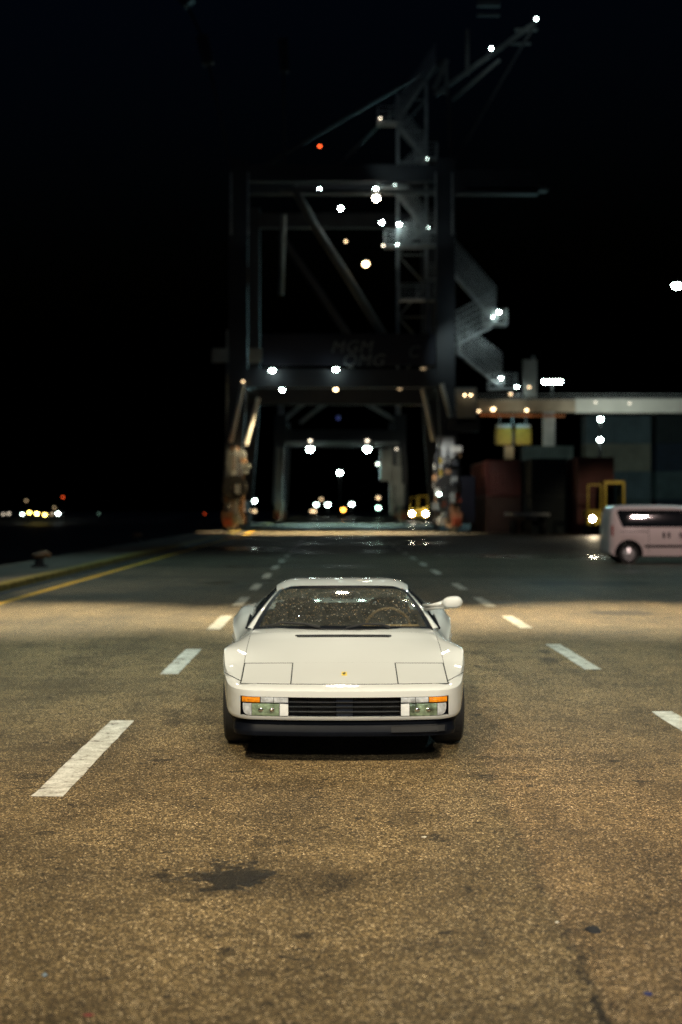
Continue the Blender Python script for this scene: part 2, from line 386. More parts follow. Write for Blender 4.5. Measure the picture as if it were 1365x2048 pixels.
def sheet(name, x0, x1, y0, y1, z, mat, parent, jag=.0):
    rows = []
    ny = max(2, int((y1 - y0) / .12)) if jag else 2
    rnd = random.Random(int(y0 * 100 + x0 * 10))
    for i in range(ny):
        y = y0 + (y1 - y0) * i / (ny - 1)
        rows.append([(x0 + rnd.uniform(-jag, jag), y + rnd.uniform(-jag, jag) * (i in (0, ny - 1)), z), (x1 + rnd.uniform(-jag, jag), y + rnd.uniform(-jag, jag) * (i in (0, ny - 1)), z)])
    return MB().grid(rows).build(name, mat, parent)
left_dashes = [(8.5, 11.55), (14.8, 17.45), (20.3, 22.9), (25.3, 27.7), (30.2, 32.6), (35.4, 37.8), (40.6, 43), (45.8, 48.2), (51, 53.4), (56.2, 58.6), (61.4, 63.8), (66.6, 69), (72, 74.4), (77.2, 79.6), (82.5, 85), (88, 90.4)]
right_dashes = [(9.4, 12.05), (15.2, 18.05), (20.5, 22.8), (25.0, 27.6), (30.3, 32.8), (37.5, 40), (43, 45.4), (48.6, 51), (54, 56.4), (59.5, 62), (65, 67.4), (71, 73.4)]
for y0, y1 in left_dashes: sheet('lane_marking', -1.81, -1.62, y0, y1, .004, M['road_paint'], road, .006)
for y0, y1 in right_dashes: sheet('lane_marking', 2.69, 2.87, y0, y1, .004, M['road_paint'], road, .006)
sheet('edge_line', -6.17, -5.99, 6, 140, .004, M['yellow_line'], road, .006)
# crane rail let into its dark slot, kerb, quay, water
slot = MB().box((-6.79, 185, -.06), (.34, 430, .1)).build('rail_slot', M['matte_black'])
tag(slot, 'dark slot of the crane rail', kind='structure')
MB().box((-6.79, 185, -.02), (.07, 430, .06)).build('rail', M['steel_dark'], slot)
kerb = tag(MB().box((-7.13, 185, .02), (.34, 430, .22)).build('kerb', M['kerb_yellow'], None, bevel=.02), 'yellow painted kerb', kind='structure')
quay = tag(MB().box((-8.4, 185, -1.55), (2.2, 430, 3.32)).build('quay_apron', M['concrete']), 'concrete quay edge', kind='structure')
def water_mat():
    m, n, l, b = new_mat('harbour water')
    b.inputs['Base Color'].default_value = (.004, .008, .010, 1); b.inputs['Roughness'].default_value = .6
    tc = n.new('ShaderNodeTexCoord'); nz = n.new('ShaderNodeTexNoise'); nz.inputs['Scale'].default_value = .8; nz.inputs['Detail'].default_value = 4
    l.new(tc.outputs['Object'], nz.inputs['Vector']); bp = n.new('ShaderNodeBump'); bp.inputs['Strength'].default_value = .8; bp.inputs['Distance'].default_value = .3
    l.new(nz.outputs['Fac'], bp.inputs['Height']); l.new(bp.outputs[0], b.inputs['Normal']); return m
tag(MB().add([(-1500, -60, -2.6), (-9.0, -60, -2.6), (-9.0, 2500, -2.6), (-1500, 2500, -2.6)], [(0, 1, 2, 3)]).build('water', water_mat()), 'black harbour water', kind='structure')
# ------------------------------------------------------------------ the white sports car (nose at its own y = 0, tail at y = 4.48)
car = thing('sports_car', (.073, 9.55, 0), 'low white wedge shaped sports car parked facing us in the middle of the lane', 'car')
YT = [.12, .30, .62, .95, 1.20, 1.45, 1.70, 2.2, 3.0, 3.5, 4.2, 4.45]
FR = [0, .5, .82, .93, 1.0]
ZT = [[.527, .527, .527, .527, .527], [.558, .558, .558, .556, .550], [.616, .616, .616, .616, .600], [.682, .683, .690, .704, .700],
      [.735, .733, .728, .720, .698], [.785, .779, .757, .712, .665], [.80, .79, .765, .695, .635], [.78, .78, .765, .69, .615], [.86, .845, .82, .79, .71],
      [.88, .86, .84, .825, .745], [.87, .85, .82, .80, .72], [.80, .79, .77, .75, .70]]
WF = pchip([.12, .135, .16, .20, .30, .50, .70, .95, 1.5, 2.2, 3.0, 3.5, 4.2, 4.38, 4.45], [.60, .635, .668, .70, .745, .800, .835, .860, .855, .868, .950, .975, .955, .90, .82])
OFF = pchip([.12, .20, .30, .50, .70, .95, 1.5, 4.0, 4.45], [.115, .10, .078, .046, .030, .024, .020, .012, .03])
cols_z = [pchip(YT, [r[k] for r in ZT]) for k in range(5)]
NYD, NFD = 220, 40
ztab = []
for i in range(NYD + 1):
    y = .12 + (4.45 - .12) * i / NYD
    f = pchip(FR, [c(y) for c in cols_z]); ztab.append([f(k / NFD) for k in range(NFD + 1)])
def zs_lookup(ys, f):
    a = min(max((ys - .12) / (4.45 - .12), 0), 1) * NYD; i = min(int(a), NYD - 1); a -= i
    b = min(max(f, 0), 1) * NFD; k = min(int(b), NFD - 1); b -= k
    return (ztab[i][k] * (1 - b) + ztab[i][k + 1] * b) * (1 - a) + (ztab[i + 1][k] * (1 - b) + ztab[i + 1][k + 1] * b) * a
def bow(x, ys): return .040 * min((x / .6) ** 2, 1.4) * max(0, 1 - (ys - .12) / .6)
def zsurf(x, y):
    ys = y
    for _ in range(4): ys = y - bow(x, ys)
    return zs_lookup(ys, abs(x) / WF(ys))
ys_list = [.12 + .25 * (i / 14) ** 1.6 for i in range(14)] + [.37 + (4.30 - .37) * i / 110 for i in range(110)] + [4.30 + .15 * (1 - (1 - i / 10) ** 1.6) for i in range(11)]
NC = 26
rows = []
for ys in ys_list:
    W = WF(ys); r = []
    for k in range(-NC, NC + 1):
        u = k / NC; u = math.copysign(1 - (1 - abs(u)) ** 1.15, u) if u else 0
        x = u * W; r.append((x, ys + bow(x, ys), zs_lookup(ys, abs(u))))
    rows.append(r)
def cowl(x): return 1.46 + .30 * (min(abs(x), .72) / .70) ** 2
body = MB(); n = 2 * NC + 1
vs = [p for r in rows for p in r]; fs = []
for i in range(len(rows) - 1):
    for k in range(n - 1):
        q = (i * n + k, i * n + k + 1, (i + 1) * n + k + 1, (i + 1) * n + k)
        cx = sum(vs[j][0] for j in q) / 4; cyy = sum(vs[j][1] for j in q) / 4
        if abs(cx) < .68 and cowl(cx) + .05 < cyy < 2.98: continue
        fs.append(q)
body.add(vs, fs)
# boundary of the right half, nose centre -> side -> tail centre
B = [rows[0][k] for k in range(NC, n)] + [rows[i][n - 1] for i in range(1, len(rows))] + [rows[-1][k] for k in range(n - 2, NC - 1, -1)]
nb = len(B); RR = .345
def arch(y, z):
    for ya, rad, zc in ((.97, .345, .31), (3.52, .365, .325)):
        if abs(y - ya) < rad: z = max(z, zc + math.sqrt(rad * rad - (y - ya) ** 2))
    return z
prof = []          # for each boundary point: list of (x, y, z), levels 0..15
for i, p in enumerate(B):
    a, c = B[max(i - 1, 0)], B[min(i + 1, nb - 1)]
    t = Vector((c[0] - a[0], c[1] - a[1], 0)).normalized()
    if i == 0: t = Vector((1, 0, 0))
    if i == nb - 1: t = Vector((-1, 0, 0))
    nn = Vector((t.y, -t.x, 0)); y = p[1]; o = OFF(y); zb = p[2]
    s = sstep(.22, .75, y); rear = y > 4.3
    dz = .027 * sstep(.1, .5, y)
    front = [(0, zb), (.35, zb - .010), (.86, .505 + dz), (.985, .493 + dz), (1.0, .478 + dz), (1.0, .452 + dz), (1.0, .386 + dz), (.995, .320 + dz), (.97, .308 + dz), (.90, .2965 + dz),
             (.56, .293 + dz * .8), (.64, .262 + dz * .5), (.68, .258 + dz * .4), (.81, .219), (.83, .213), (.77, .187), (-.1, .18)]
    side = [(0, zb), (.75, zb - .007), (1.0, zb - .03), (1.0, .575), (1.05, .52), (1.0, .47), (.9, .41), (.7, .35), (.5, .30), (.3, .26), (.1, .25), (-.3, .24), (-.5, .225), (-.9, .21), (-1.1, .20), (-1.4, .185), (-3, .18)]
    pr = []
    for L in range(17):
        of = front[L][0] * (1 - s) + side[L][0] * s; z = front[L][1] * (1 - s) + side[L][1] * s
        if L >= 10: of -= .9 * sstep(.2, .5, y) * (1 - s) * (L - 9) / 6
        if y > .5: z = arch(y, z) if L > 1 else z
        z = min(z, zb - .0006 * L)
        pr.append((p[0] + nn.x * o * of, p[1] + nn.y * o * of, z))
    prof.append(pr)
black = MB()
face_line = [(pr[5][0], pr[5][1]) for pr in prof if pr[5][0] < .83 and pr[5][1] < .6]
def yface(x):
    x = abs(x)
    for (xa, ya), (xb, yb) in zip(face_line, face_line[1:]):
        if xa <= x <= xb: return ya + (yb - ya) * (x - xa) / max(1e-6, xb - xa)
    return face_line[-1][1]
OPEN_X = .70
for sg in (1, -1):
    bv = []; bf = []; kv = []; kf = []
    for pr in prof:
        bv += [(sg * q[0], q[1], q[2]) for q in pr[:10]]; kv += [(sg * q[0], q[1], q[2]) for q in pr[9:]]
    for i in range(nb - 1):
        for L in range(9):
            cx = (prof[i][L][0] + prof[i + 1][L][0]) / 2; cyy = prof[i][L][1]
            if cx < OPEN_X and cyy < .4 and L in (5, 6): continue
            bf.append((i * 10 + L, (i + 1) * 10 + L, (i + 1) * 10 + L + 1, i * 10 + L + 1))
        for L in range(7): kf.append((i * 8 + L, (i + 1) * 8 + L, (i + 1) * 8 + L + 1, i * 8 + L + 1))
    body.add(bv, bf); black.add(kv, kf)
    # returns of the lamp and grille opening, running inwards
    st = [i for i in range(nb) if prof[i][5][0] <= OPEN_X + .02 and prof[i][5][1] < .4]
    for L in (5, 7):
        a = [(sg * prof[i][L][0], prof[i][L][1], prof[i][L][2]) for i in st]; c = [(q[0] * .985, q[1] + .05, q[2]) for q in a]
        body.grid([a, c])
body.build('body', M['white_paint'], car, smooth=R(38))
black.build('front_spoiler', M['black_plastic'], car, smooth=R(40))
# recess behind lamps and grille
rec = MB()
xs = [-.76 + 1.52 * i / 30 for i in range(31)]
rec.grid([[(x, yface(x) + .060, .28) for x in xs], [(x, yface(x) + .060, .47) for x in xs]])
rec.build('grille_recess', M['matte_black'], car)
for z in (.4185, .3865, .3545):
    r0 = []
    for i in range(25):
        x = -.374 + .748 * i / 24; y = yface(x) + .010; r0.append([(x, y, z - .0022), (x, y - .003, z), (x, y, z + .0022), (x, y + .02, z + .002), (x, y + .02, z - .002)])
    MB().grid(r0, close=True).build('grille_slat', M['grille_black'], car)
for x in (-.25, -.06, .06, .25): MB().box((x, yface(x) + .040, .386), (.005, .02, .130)).build('grille_divider', M['black_plastic'], car)
MB().box((0, yface(0) + .052, .386), (.112, .01, .128)).build('radiator_panel', paint('radiator panel', (.035, .042, .06), .4, metal=.4, scale=30), car)
# lamp clusters
def lens(x0, x1, z0, z1, ins, name, mat, parent, n=8, bulge=.004, corner=0):
    mb = MB(); f = []
    for i in range(n + 1):
        t = i / n; x = x0 + (x1 - x0) * t; y = yface(x) + ins; zz0 = z0
        if corner:      # rounded lower outer corner
            d = (abs(x) - (abs(x1 if abs(x1) > abs(x0) else x0) - corner)) / corner
            if d > 0: zz0 = z0 + corner * .8 * (1 - math.sqrt(max(0, 1 - d * d)))
        f.append([(x, y + .02, zz0), (x, y, zz0), (x, y - bulge, (zz0 + z1) / 2), (x, y, z1), (x, y + .02, z1)])
    mb.grid(f)
    mb.add([q for q in f[0]], [(0, 1, 2, 3, 4)]); mb.add([q for q in f[-1]], [(4, 3, 2, 1, 0)])
    return mb.build(name, mat, parent, smooth=R(30))
for sg in (-1, 1):
    hs = MB(); xs = [sg * (.376 + .326 * i / 12) for i in range(13)]
    hs.grid([[(x, yface(x) + .042, .312) for x in xs], [(x, yface(x) + .042, .456) for x in xs]])
    h = hs.build('lamp_cluster', M['black_plastic'], car)
    lens(sg * .572, sg * .696, .4150, .4500, .003, 'turn_signal', M['amber'], h)
    lens(sg * .480, sg * .566, .4150, .4500, .003, 'parking_lamp', M['clear_lens'], h)
    lens(sg * .380, sg * .476, .4150, .4500, .003, 'parking_lamp', M['clear_lens'], h)
    lens(sg * .380, sg * .437, .326, .4065, .005, 'reflector_block', M['lamp_white'], h)
    lens(sg * .441, sg * .625, .326, .4065, .005, 'fog_lamp', M['fog_lens'], h, 10, .010)
    lens(sg * .629, sg * .690, .326, .4065, .005, 'outer_lens', M['clear_lens'], h, 8, .004, .05)
    for k in range(2):
        x = sg * (.49 + .075 * k); MB().ball((x, yface(x) - .003, .366), .015, 10, 6, (1.3, .5, 1)).build('bulb', M['chrome'], h, smooth=3)
    MB().bar((sg * .378, yface(.378) + .006, .4108), (sg * .694, yface(.694) + .006, .4108), .012, .0035).build('lamp_trim', M['black_plastic'], h)
# dark intake in the lower right of the spoiler
def ysp(x, z): return yface(x) + .05 - (.012 if z < .215 else 0)
ik = MB()
xs = [.315 + .37 * i / 14 for i in range(15)]
ik.grid([[(x, yface(x) + .020, .2155) for x in xs], [(x, yface(x) + .0215, .222) for x in xs], [(x, yface(x) + .028, .250) for x in xs], [(x, yface(x) + .0275, .2555) for x in xs]])
ik.build('brake_duct', M['matte_black'], car)
MB().tube([(x, yface(x) + .014, .2135) for x in xs], .004, 6).build('duct_lip', M['black_plastic'], car)
MB().tube([(xs[-1], yface(xs[-1]) + .016, .214), (xs[-1] + .006, yface(xs[-1]) + .024, .256)], .006, 6).build('duct_lip', M['black_plastic'], car)

# bonnet, lamp covers and their shut lines lie on the body skin
def patch(rects, lift, name, mat, grow=0.0, step=.03):
    mb = MB()
    for x0, x1, y0, y1 in rects:
        x0 -= grow; x1 += grow; y1 += grow; nx = max(2, int((x1 - x0) / step)); ny = max(2, int((y1 - y0) / step)); g = []
        for j in range(ny + 1):
            r = []
            for i in range(nx + 1):
                x = x0 + (x1 - x0) * i / nx; ya = (y0 - grow) if y0 > .2 else .121 - grow * .8 + bow(x, .12); y = ya + (y1 - ya) * j / ny
                if y0 > .2: y = min(y, cowl(x) - .03) if y1 > 1.3 and j == ny else y
                r.append((x, y, (zsurf(x, y) if y > .122 else .527 - (.122 - y) * .1) + lift))
            g.append(r)
        mb.grid(g)
    return mb.build(name, mat, car, smooth=3)
patch([(-.712, .712, .632, 1.40)], .0016, 'bonnet', M['white_paint'])
patch([(-.362, .362, .135, .6315)], .0016, 'bonnet_nose', M['white_paint'])
for sg in (-1, 1):
    a, c = sorted((sg * .370, sg * .706)); patch([(a, c, .135, .620)], .0016, 'headlight_cover', M['white_paint'])
patch([(-.712, .712, .135, 1.405)], .0007, 'shut_line', M['gap'], .0038)
# shut line between bumper and front wing, round the corner
for sg in (-1, 1):
    pts = []
    for i in range(nb):
        pr = prof[i]
        if pr[0][0] > .695 and pr[0][1] < .62:
            # where the wing meets the bumper: z .527 at the lamp cover rising to .556 at the side
            z = .527 + .03 * sstep(.12, .5, pr[0][1])
            for L in range(9):
                a, c = pr[L], pr[L + 1]
                if a[2] >= z - 1e-4 >= c[2] - 1e-3 and a[2] - c[2] > 1e-6:
                    t = min(1, max(0, (a[2] - z) / (a[2] - c[2]))); q = Vector(a).lerp(Vector(c), t)
                    pts.append((sg * (q.x + .001), q.y - .001, q.z + .0012)); break
    if len(pts) > 2: MB().tube(pts, .0024, 5).build('shut_line', M['gap'], car)
MB().tube([(B[i][0] * sg, B[i][1] - .0015, B[i][2] + .0008) for sg in (-1, 1) for i in (range(NC, -1, -1) if sg < 0 else range(1, NC + 1))], .0026, 5).build('shut_line', M['gap'], car)
# vent slot ahead of the windscreen
vt = []
for i in range(31):
    x = -.366 + .732 * i / 30; e = min(1, (.366 - abs(x)) / .02 + .3); y = 1.275
    vt.append([(x, y - .030 * e, zsurf(x, y - .03) + .004), (x, y + .030 * e, zsurf(x, y + .03) + .004)])
MB().grid(vt).build('bonnet_vent', M['matte_black'], car)
# badge: yellow plate with a dark rearing horse
bz = zsurf(0, .36) + .003; sl = (zsurf(0, .40) - zsurf(0, .32)) / .08
def bp_(u, v, l=0): return (u, .36 + v, bz + v * sl + l)
bd = MB().poly([bp_(-.019, -.040), bp_(.019, -.040), bp_(.019, .040), bp_(-.019, .040)], (0, -.0005, .003)).build('badge', M['badge'], car)
horse = [(-.004, -.030), (.001, -.030), (.001, -.012), (.006, -.020), (.009, -.018), (.005, -.004), (.006, .006), (.011, .008), (.012, .012), (.006, .014), (.007, .020), (.010, .026), (.005, .028), (.001, .022), (-.002, .014), (-.008, .012), (-.010, .016), (-.013, .012), (-.008, .004), (-.005, -.006), (-.010, -.010), (-.013, -.004), (-.015, -.010), (-.008, -.016)]
MB().poly([bp_(u, v, .0032) for u, v in horse], (0, -.0002, .001)).build('badge_horse', M['matte_black'], bd)

# glasshouse
def wbase(u): x = .715 * u; return Vector((x, 1.47 + .30 * u * u, .793 - .030 * u * u))
def wtop(u): x = .525 * u; return Vector((x, 2.24 + .14 * u * u, 1.076 - .016 * u * u - .02 * max(0, abs(u) - .85) / .15))
def wpt(u, v):
    p = wbase(u).lerp(wtop(u), v); return p + Vector((0, -.035, .045)) * math.sin(math.pi * v) * .55
g = [[wpt(-1 + 2 * i / 30, j / 14) for i in range(31)] for j in range(15)]
ws = MB().grid(g).build('windshield', M['windshield'], car, smooth=3)
seal = MB(); W_ = .030
lo = Vector((0, -.0015, .003))
g = []
for i in range(41):
    u = -1 + i / 20; g.append([wpt(u, -.03) + lo, wpt(u, .045) + lo])
seal.grid(g)
g = [[wpt(-1 + i / 20, .945) + lo, wpt(-1 + i / 20, 1.01) + lo] for i in range(41)]; seal.grid(g)
for sg in (-1, 1): seal.grid([[wpt(sg * .945, j / 14) + lo, wpt(sg * 1.01, j / 14) + lo] for j in range(15)])
seal.build('windshield_seal', M['black_plastic'], ws, smooth=3)
# roof, pillars
rf = []
for j in range(19):
    t = j / 18; y0 = 2.245 + .66 * t; r = []
    wd = .545 + .03 * t
    for i in range(-14, 15):
        u = i / 14; x = wd * u; e = abs(u)
        z = 1.080 + .044 * math.sin(math.pi * min(1, t * .62 + .04)) - .010 * u * u - .052 * max(0, (e - .66) / .34) ** 2.3
        y = y0 + .14 * u * u * (1 - t); r.append((x, y, z))
    rf.append(r)
MB().grid(rf).build('roof', M['white_paint'], car, smooth=3)
for sg in (-1, 1):
    g = []
    for j in range(13):
        v = j / 12; a = wpt(sg * 1.005, v) + Vector((0, 0, .004)); b_ = Vector((sg * (.765 - .222 * v), 1.80 + .59 * v, .770 + .260 * v)) + Vector((0, -.02, .035)) * math.sin(math.pi * v) * .5
        m_ = (a + b_) / 2 + Vector((sg * .004, -.002, .006 * (1 - v))); c_ = b_ + Vector((-sg * .004, .02, -.03)); g.append([a, m_, b_, c_])
    MB().grid(g).build('windshield_pillar', M['white_paint'], car, smooth=3)
    # side window, black seal, rear buttress
    top = [Vector((sg * (.553 + .02 * t), 2.40 + .50 * t, 1.036 + .004 * t)) for t in (0, .33, .66, 1)]
    bot = [Vector((sg * (.765 + .03 * t), 1.80 + 1.15 * t, .768 + .03 * t)) for t in (0, .33, .66, 1)]
    sw = MB().grid([bot, [b_.lerp(t_, .5) + Vector((sg * .02, 0, 0)) for b_, t_ in zip(bot, top)], top]).build('side_window', M['side_glass'], car, smooth=3)
    MB().tube([q + Vector((sg * .006, 0, .002)) for q in bot], .009, 6).tube([bot[0] + Vector((sg * .006, 0, 0)), bot[0].lerp(top[0], .5) + Vector((sg * .028, 0, 0)), top[0] + Vector((sg * .008, 0, 0))], .009, 6).build('window_seal', M['black_plastic'], sw)
    bt = [[(sg * .545, 2.88, 1.055), (sg * .58, 3.3, .985), (sg * .62, 4.1, .86)], [(sg * .585, 2.90, 1.03), (sg * .66, 3.3, .95), (sg * .72, 4.1, .84)], [(sg * .80, 2.95, .795), (sg * .82, 3.4, .815), (sg * .84, 4.1, .80)]]
    MB().grid(bt).build('rear_buttress', M['white_paint'], car, smooth=R(60))
MB().grid([[(-.56, 2.93, 1.085), (.56, 2.93, 1.085)], [(-.60, 3.00, .86), (.60, 3.00, .86)]]).build('rear_window', M['rear_glass'], car)
# wipers
for pts in ([(-.62, 1.615, .795), (-.48, 1.60, .828), (-.30, 1.54, .822), (-.18, 1.475, .80)], [(.02, 1.44, .80), (.16, 1.49, .825), (.30, 1.53, .818), (.36, 1.50, .802)]):
    w = MB().tube([Vector(p) + Vector((0, -.012, .002)) for p in pts], [.006, .009, .011, .012], 6).build('wiper', M['matte_black'], car)
MB().grid([[(-.70 + 1.4 * i / 20, cowl(-.70 + 1.4 * i / 20) - .028, zsurf(-.70 + 1.4 * i / 20, cowl(-.70 + 1.4 * i / 20) - .028) + .003) for i in range(21)], [wbase(-.98 + 1.96 * i / 20) + Vector((0, .01, .004)) for i in range(21)]]).build('cowl_panel', M['matte_black'], car)
# water beads on the glass
dr = MB(); rnd = random.Random(3)
for k in range(2300):
    u = rnd.uniform(-.94, .94); v = rnd.uniform(.05, .94); p = wpt(u, v); nrm = (wpt(u + .01, v) - p).cross(wpt(u, v + .01) - p).normalized()
    if nrm.z < 0: nrm = -nrm
    r = rnd.choice((.0014, .0018, .0022, .0027, .0038)); tx = nrm.cross(Vector((1, 0, 0))).normalized(); ty = nrm.cross(tx)
    ph = rnd.uniform(0, 6.28); ring = [p + nrm * .0006 + (tx * math.cos(ph + t * 1.2566) + ty * math.sin(ph + t * 1.2566)) * r for t in range(5)]
    mid = [p + nrm * r * .75 + (q - p) * .6 for q in ring]; tp = p + nrm * r * 1.05
    dr.add(ring + mid + [tp], [(i, (i + 1) % 5, 5 + (i + 1) % 5, 5 + i) for i in range(5)] + [(5 + i, 5 + (i + 1) % 5, 10) for i in range(5)])
tag(dr.build('water_beads', M['droplet'], ws, fix=False), kind='stuff')
# door mirror on its two struts
mr = Vector((.868, 1.74, .975))
mh = []
for k in range(13):
    t = k / 12; x = -.082 + .164 * t; e = math.sqrt(max(.02, 1 - abs(2 * t - 1) ** 3.2)); ring = []
    for a in range(16):
        th = 2 * math.pi * a / 16; ca, sa = math.cos(th), math.sin(th)
        yy = .052 * e * math.copysign(abs(ca) ** .7, ca); zz = .050 * (e * .55 + .45 * e * min(1, .55 + t)) * math.copysign(abs(sa) ** .7, sa)
        ring.append(mr + Vector((x, yy, zz + .006 * t)))
    mh.append(ring)
mm = MB().grid(mh, close=True).build('door_mirror', M['white_paint'], car, smooth=3)
MB().tube([(.655, 1.98, .935), (.72, 1.88, .945), (.80, 1.78, .968)], [.017, .013, .022], 8).build('mirror_strut', M['white_paint'], mm, smooth=3)
MB().tube([(.668, 1.96, .905), (.74, 1.86, .925), (.83, 1.76, .945)], [.015, .011, .020], 8).build('mirror_strut', M['white_paint'], mm, smooth=3)
# inside
MB().box((0, 2.3, .20), (1.36, 1.5, .06)).build('floor_pan', M['matte_black'], car)
MB().grid([[(-.68, 1.50, .70), (.68, 1.50, .70)], [(-.68, 1.66, .765), (.68, 1.66, .765)], [(-.68, 1.86, .775), (.68, 1.86, .775)], [(-.68, 1.98, .72), (.68, 1.98, .72)], [(-.68, 2.0, .3), (.68, 2.0, .3)]]).build('dashboard', M['seat'], car)
MB().grid([[(.12, 1.72, .782), (.62, 1.76, .780)], [(.14, 1.80, .80), (.60, 1.80, .80)], [(.14, 1.92, .79), (.60, 1.92, .79)], [(.16, 1.96, .72), (.58, 1.96, .72)]]).build('instrument_hood', M['tan'], car)
for sg in (-1, 1):
    st = []
    for j in range(9):
        t = j / 8; z = .40 + .56 * t; y = 2.44 + .22 * t; hw = (.25 - .02 * t) if t < .72 else .235 * math.sqrt(max(.05, 1 - ((t - .72) / .30) ** 2))
        st.append([(sg * .37 + hw * c, y + dy, z) for c, dy in ((-1, .02), (-.8, -.035), (-.3, -.015), (.3, -.015), (.8, -.035), (1, .02), (.7, .10), (-.7, .10))])
    s_ = MB().grid(st, close=True).build('seat', M['seat'], car, smooth=3)
    MB().box((sg * .37, 2.28, .36), (.5, .5, .16)).build('cushion', M['seat'], s_, bevel=.04)
    MB().grid([[(sg * .68, 1.95, .40), (sg * .68, 2.9, .40)], [(sg * .69, 1.95, .76), (sg * .70, 2.9, .78)]]).build('door_card', M['tan'], car)
MB().grid([[(-.60, 2.90, .45), (.60, 2.90, .45)], [(-.58, 2.93, .90), (.58, 2.93, .90)]]).build('rear_bulkhead', M['seat'], car)
MB().grid([[(-.50, 2.34, 1.05), (.50, 2.34, 1.05)], [(-.53, 2.62, 1.075), (.53, 2.62, 1.075)], [(-.54, 2.90, 1.07), (.54, 2.90, 1.07)]]).build('headliner', M['tan'], car)
sw_ = [Vector((.37 + .185 * math.cos(t), 2.06 - .10 * math.sin(t) * .3, .735 + .175 * math.sin(t))) for t in [2 * math.pi * i / 28 for i in range(29)]]
sg_ = MB().tube(sw_, .013, 8).build('steering_wheel', M['wheel_brown'], car, smooth=3)
MB().bar((.20, 2.06, .735), (.54, 2.06, .735), .02, .05).bar((.37, 2.06, .56), (.37, 2.06, .735), .02, .05).build('spokes', M['matte_black'], sg_)
MB().box((0, 2.20, 1.005), (.20, .03, .055)).build('rear_view_mirror', M['matte_black'], car, bevel=.01)
# wheels
def wheel(x, y, r, w, name='wheel'):
    s = 1 if x > 0 else -1
    e = bpy.data.objects.new(name, None); col.objects.link(e); e.parent = car; e.location = (x, y, r); e.empty_display_size = .1
    h = w / 2
    MB().lathe([(r * .66, -h * .9), (r * .9, -h), (r * .975, -h * .85), (r, -h * .6), (r, h * .6), (r * .975, h * .85), (r * .9, h), (r * .66, h * .9)], (0, 0, 0), 'x', 40).build('tyre', M['rubber'], e, smooth=R(35))
    MB().lathe([(r * .67, -h * .9), (r * .64, -h * .3), (r * .64, s * h * .6), (r * .2, s * h * .55), (.001, s * h * .7)], (0, 0, 0), 'x', 30).build('rim', M['alloy'], e, smooth=R(35))
    for k in range(5):
        t = 2 * math.pi * k / 5; MB().bar((s * h * .75, r * .12 * math.cos(t), r * .12 * math.sin(t)), (s * h * .75, r * .63 * math.cos(t), r * .63 * math.sin(t)), .03, .05).build('spoke', M['alloy'], e)
for sg in (-1, 1): wheel(sg * .758, .97, .312, .222); wheel(sg * .838, 3.52, .328, .255)
MB().box((0, 2.2, .245), (1.24, 3.9, .10)).box((0, .62, .30), (1.1, .5, .2)).box((0, 3.5, .5), (1.2, .9, .5)).build('underbody', M['matte_black'], car)
for sg in (-1, 1):
    for k in range(5):
        z = .36 + .062 * k
        MB().grid([[(sg * (WF(y) + .004), y, z - .006) for y in (1.95, 2.3, 2.6, 2.9, 3.10)], [(sg * (WF(y) + .020), y, z + .004) for y in (1.95, 2.3, 2.6, 2.9, 3.10)], [(sg * (WF(y) + .004), y, z + .012) for y in (1.95, 2.3, 2.6, 2.9, 3.10)]]).build('side_strake', M['white_paint'], car)
MB().box((0, 4.475, .60), (1.5, .04, .16)).build('tail_grille', M['matte_black'], car)
# ------------------------------------------------------------------ lamps
G = {}
def glow_mat(kind, strength):
    c = {'white': (.80, 1.0, .93), 'warm': (1.0, .70, .38), 'amber': (1.0, .45, .06), 'red': (1.0, .10, .02), 'pale': (1.0, .86, .66), 'green': (.55, 1.0, .75), 'blue': (.10, .10, 1.0), 'yellow': (1.0, .72, .16)}[kind]
    k = (kind, strength)
    if k not in G: G[k] = glow('%s lamp glow %g' % (kind, strength), c, strength)
    return G[k]
def lamp_part(p, parent, kind='white', r=.16, strength=60, wide=1.0, aim=(0, -.25, -1)):
    """a floodlight: shade with a glowing lens below it; a part of whatever carries it"""
    p = Vector(p) - (parent.location if parent else Vector((0, 0, 0)))
    h = MB().lathe([(.02, r * 1.5), (r * .7, r * 1.3), (r * 1.25, r * .55), (r * 1.25, r * .45)], p, 'z', 12).build('floodlight', M['galvanised'], parent, smooth=R(40))
    MB().ball(p, r, 12, 8, (wide, 1, .95)).build('lens', glow_mat(kind, strength), h, smooth=3)
    return h

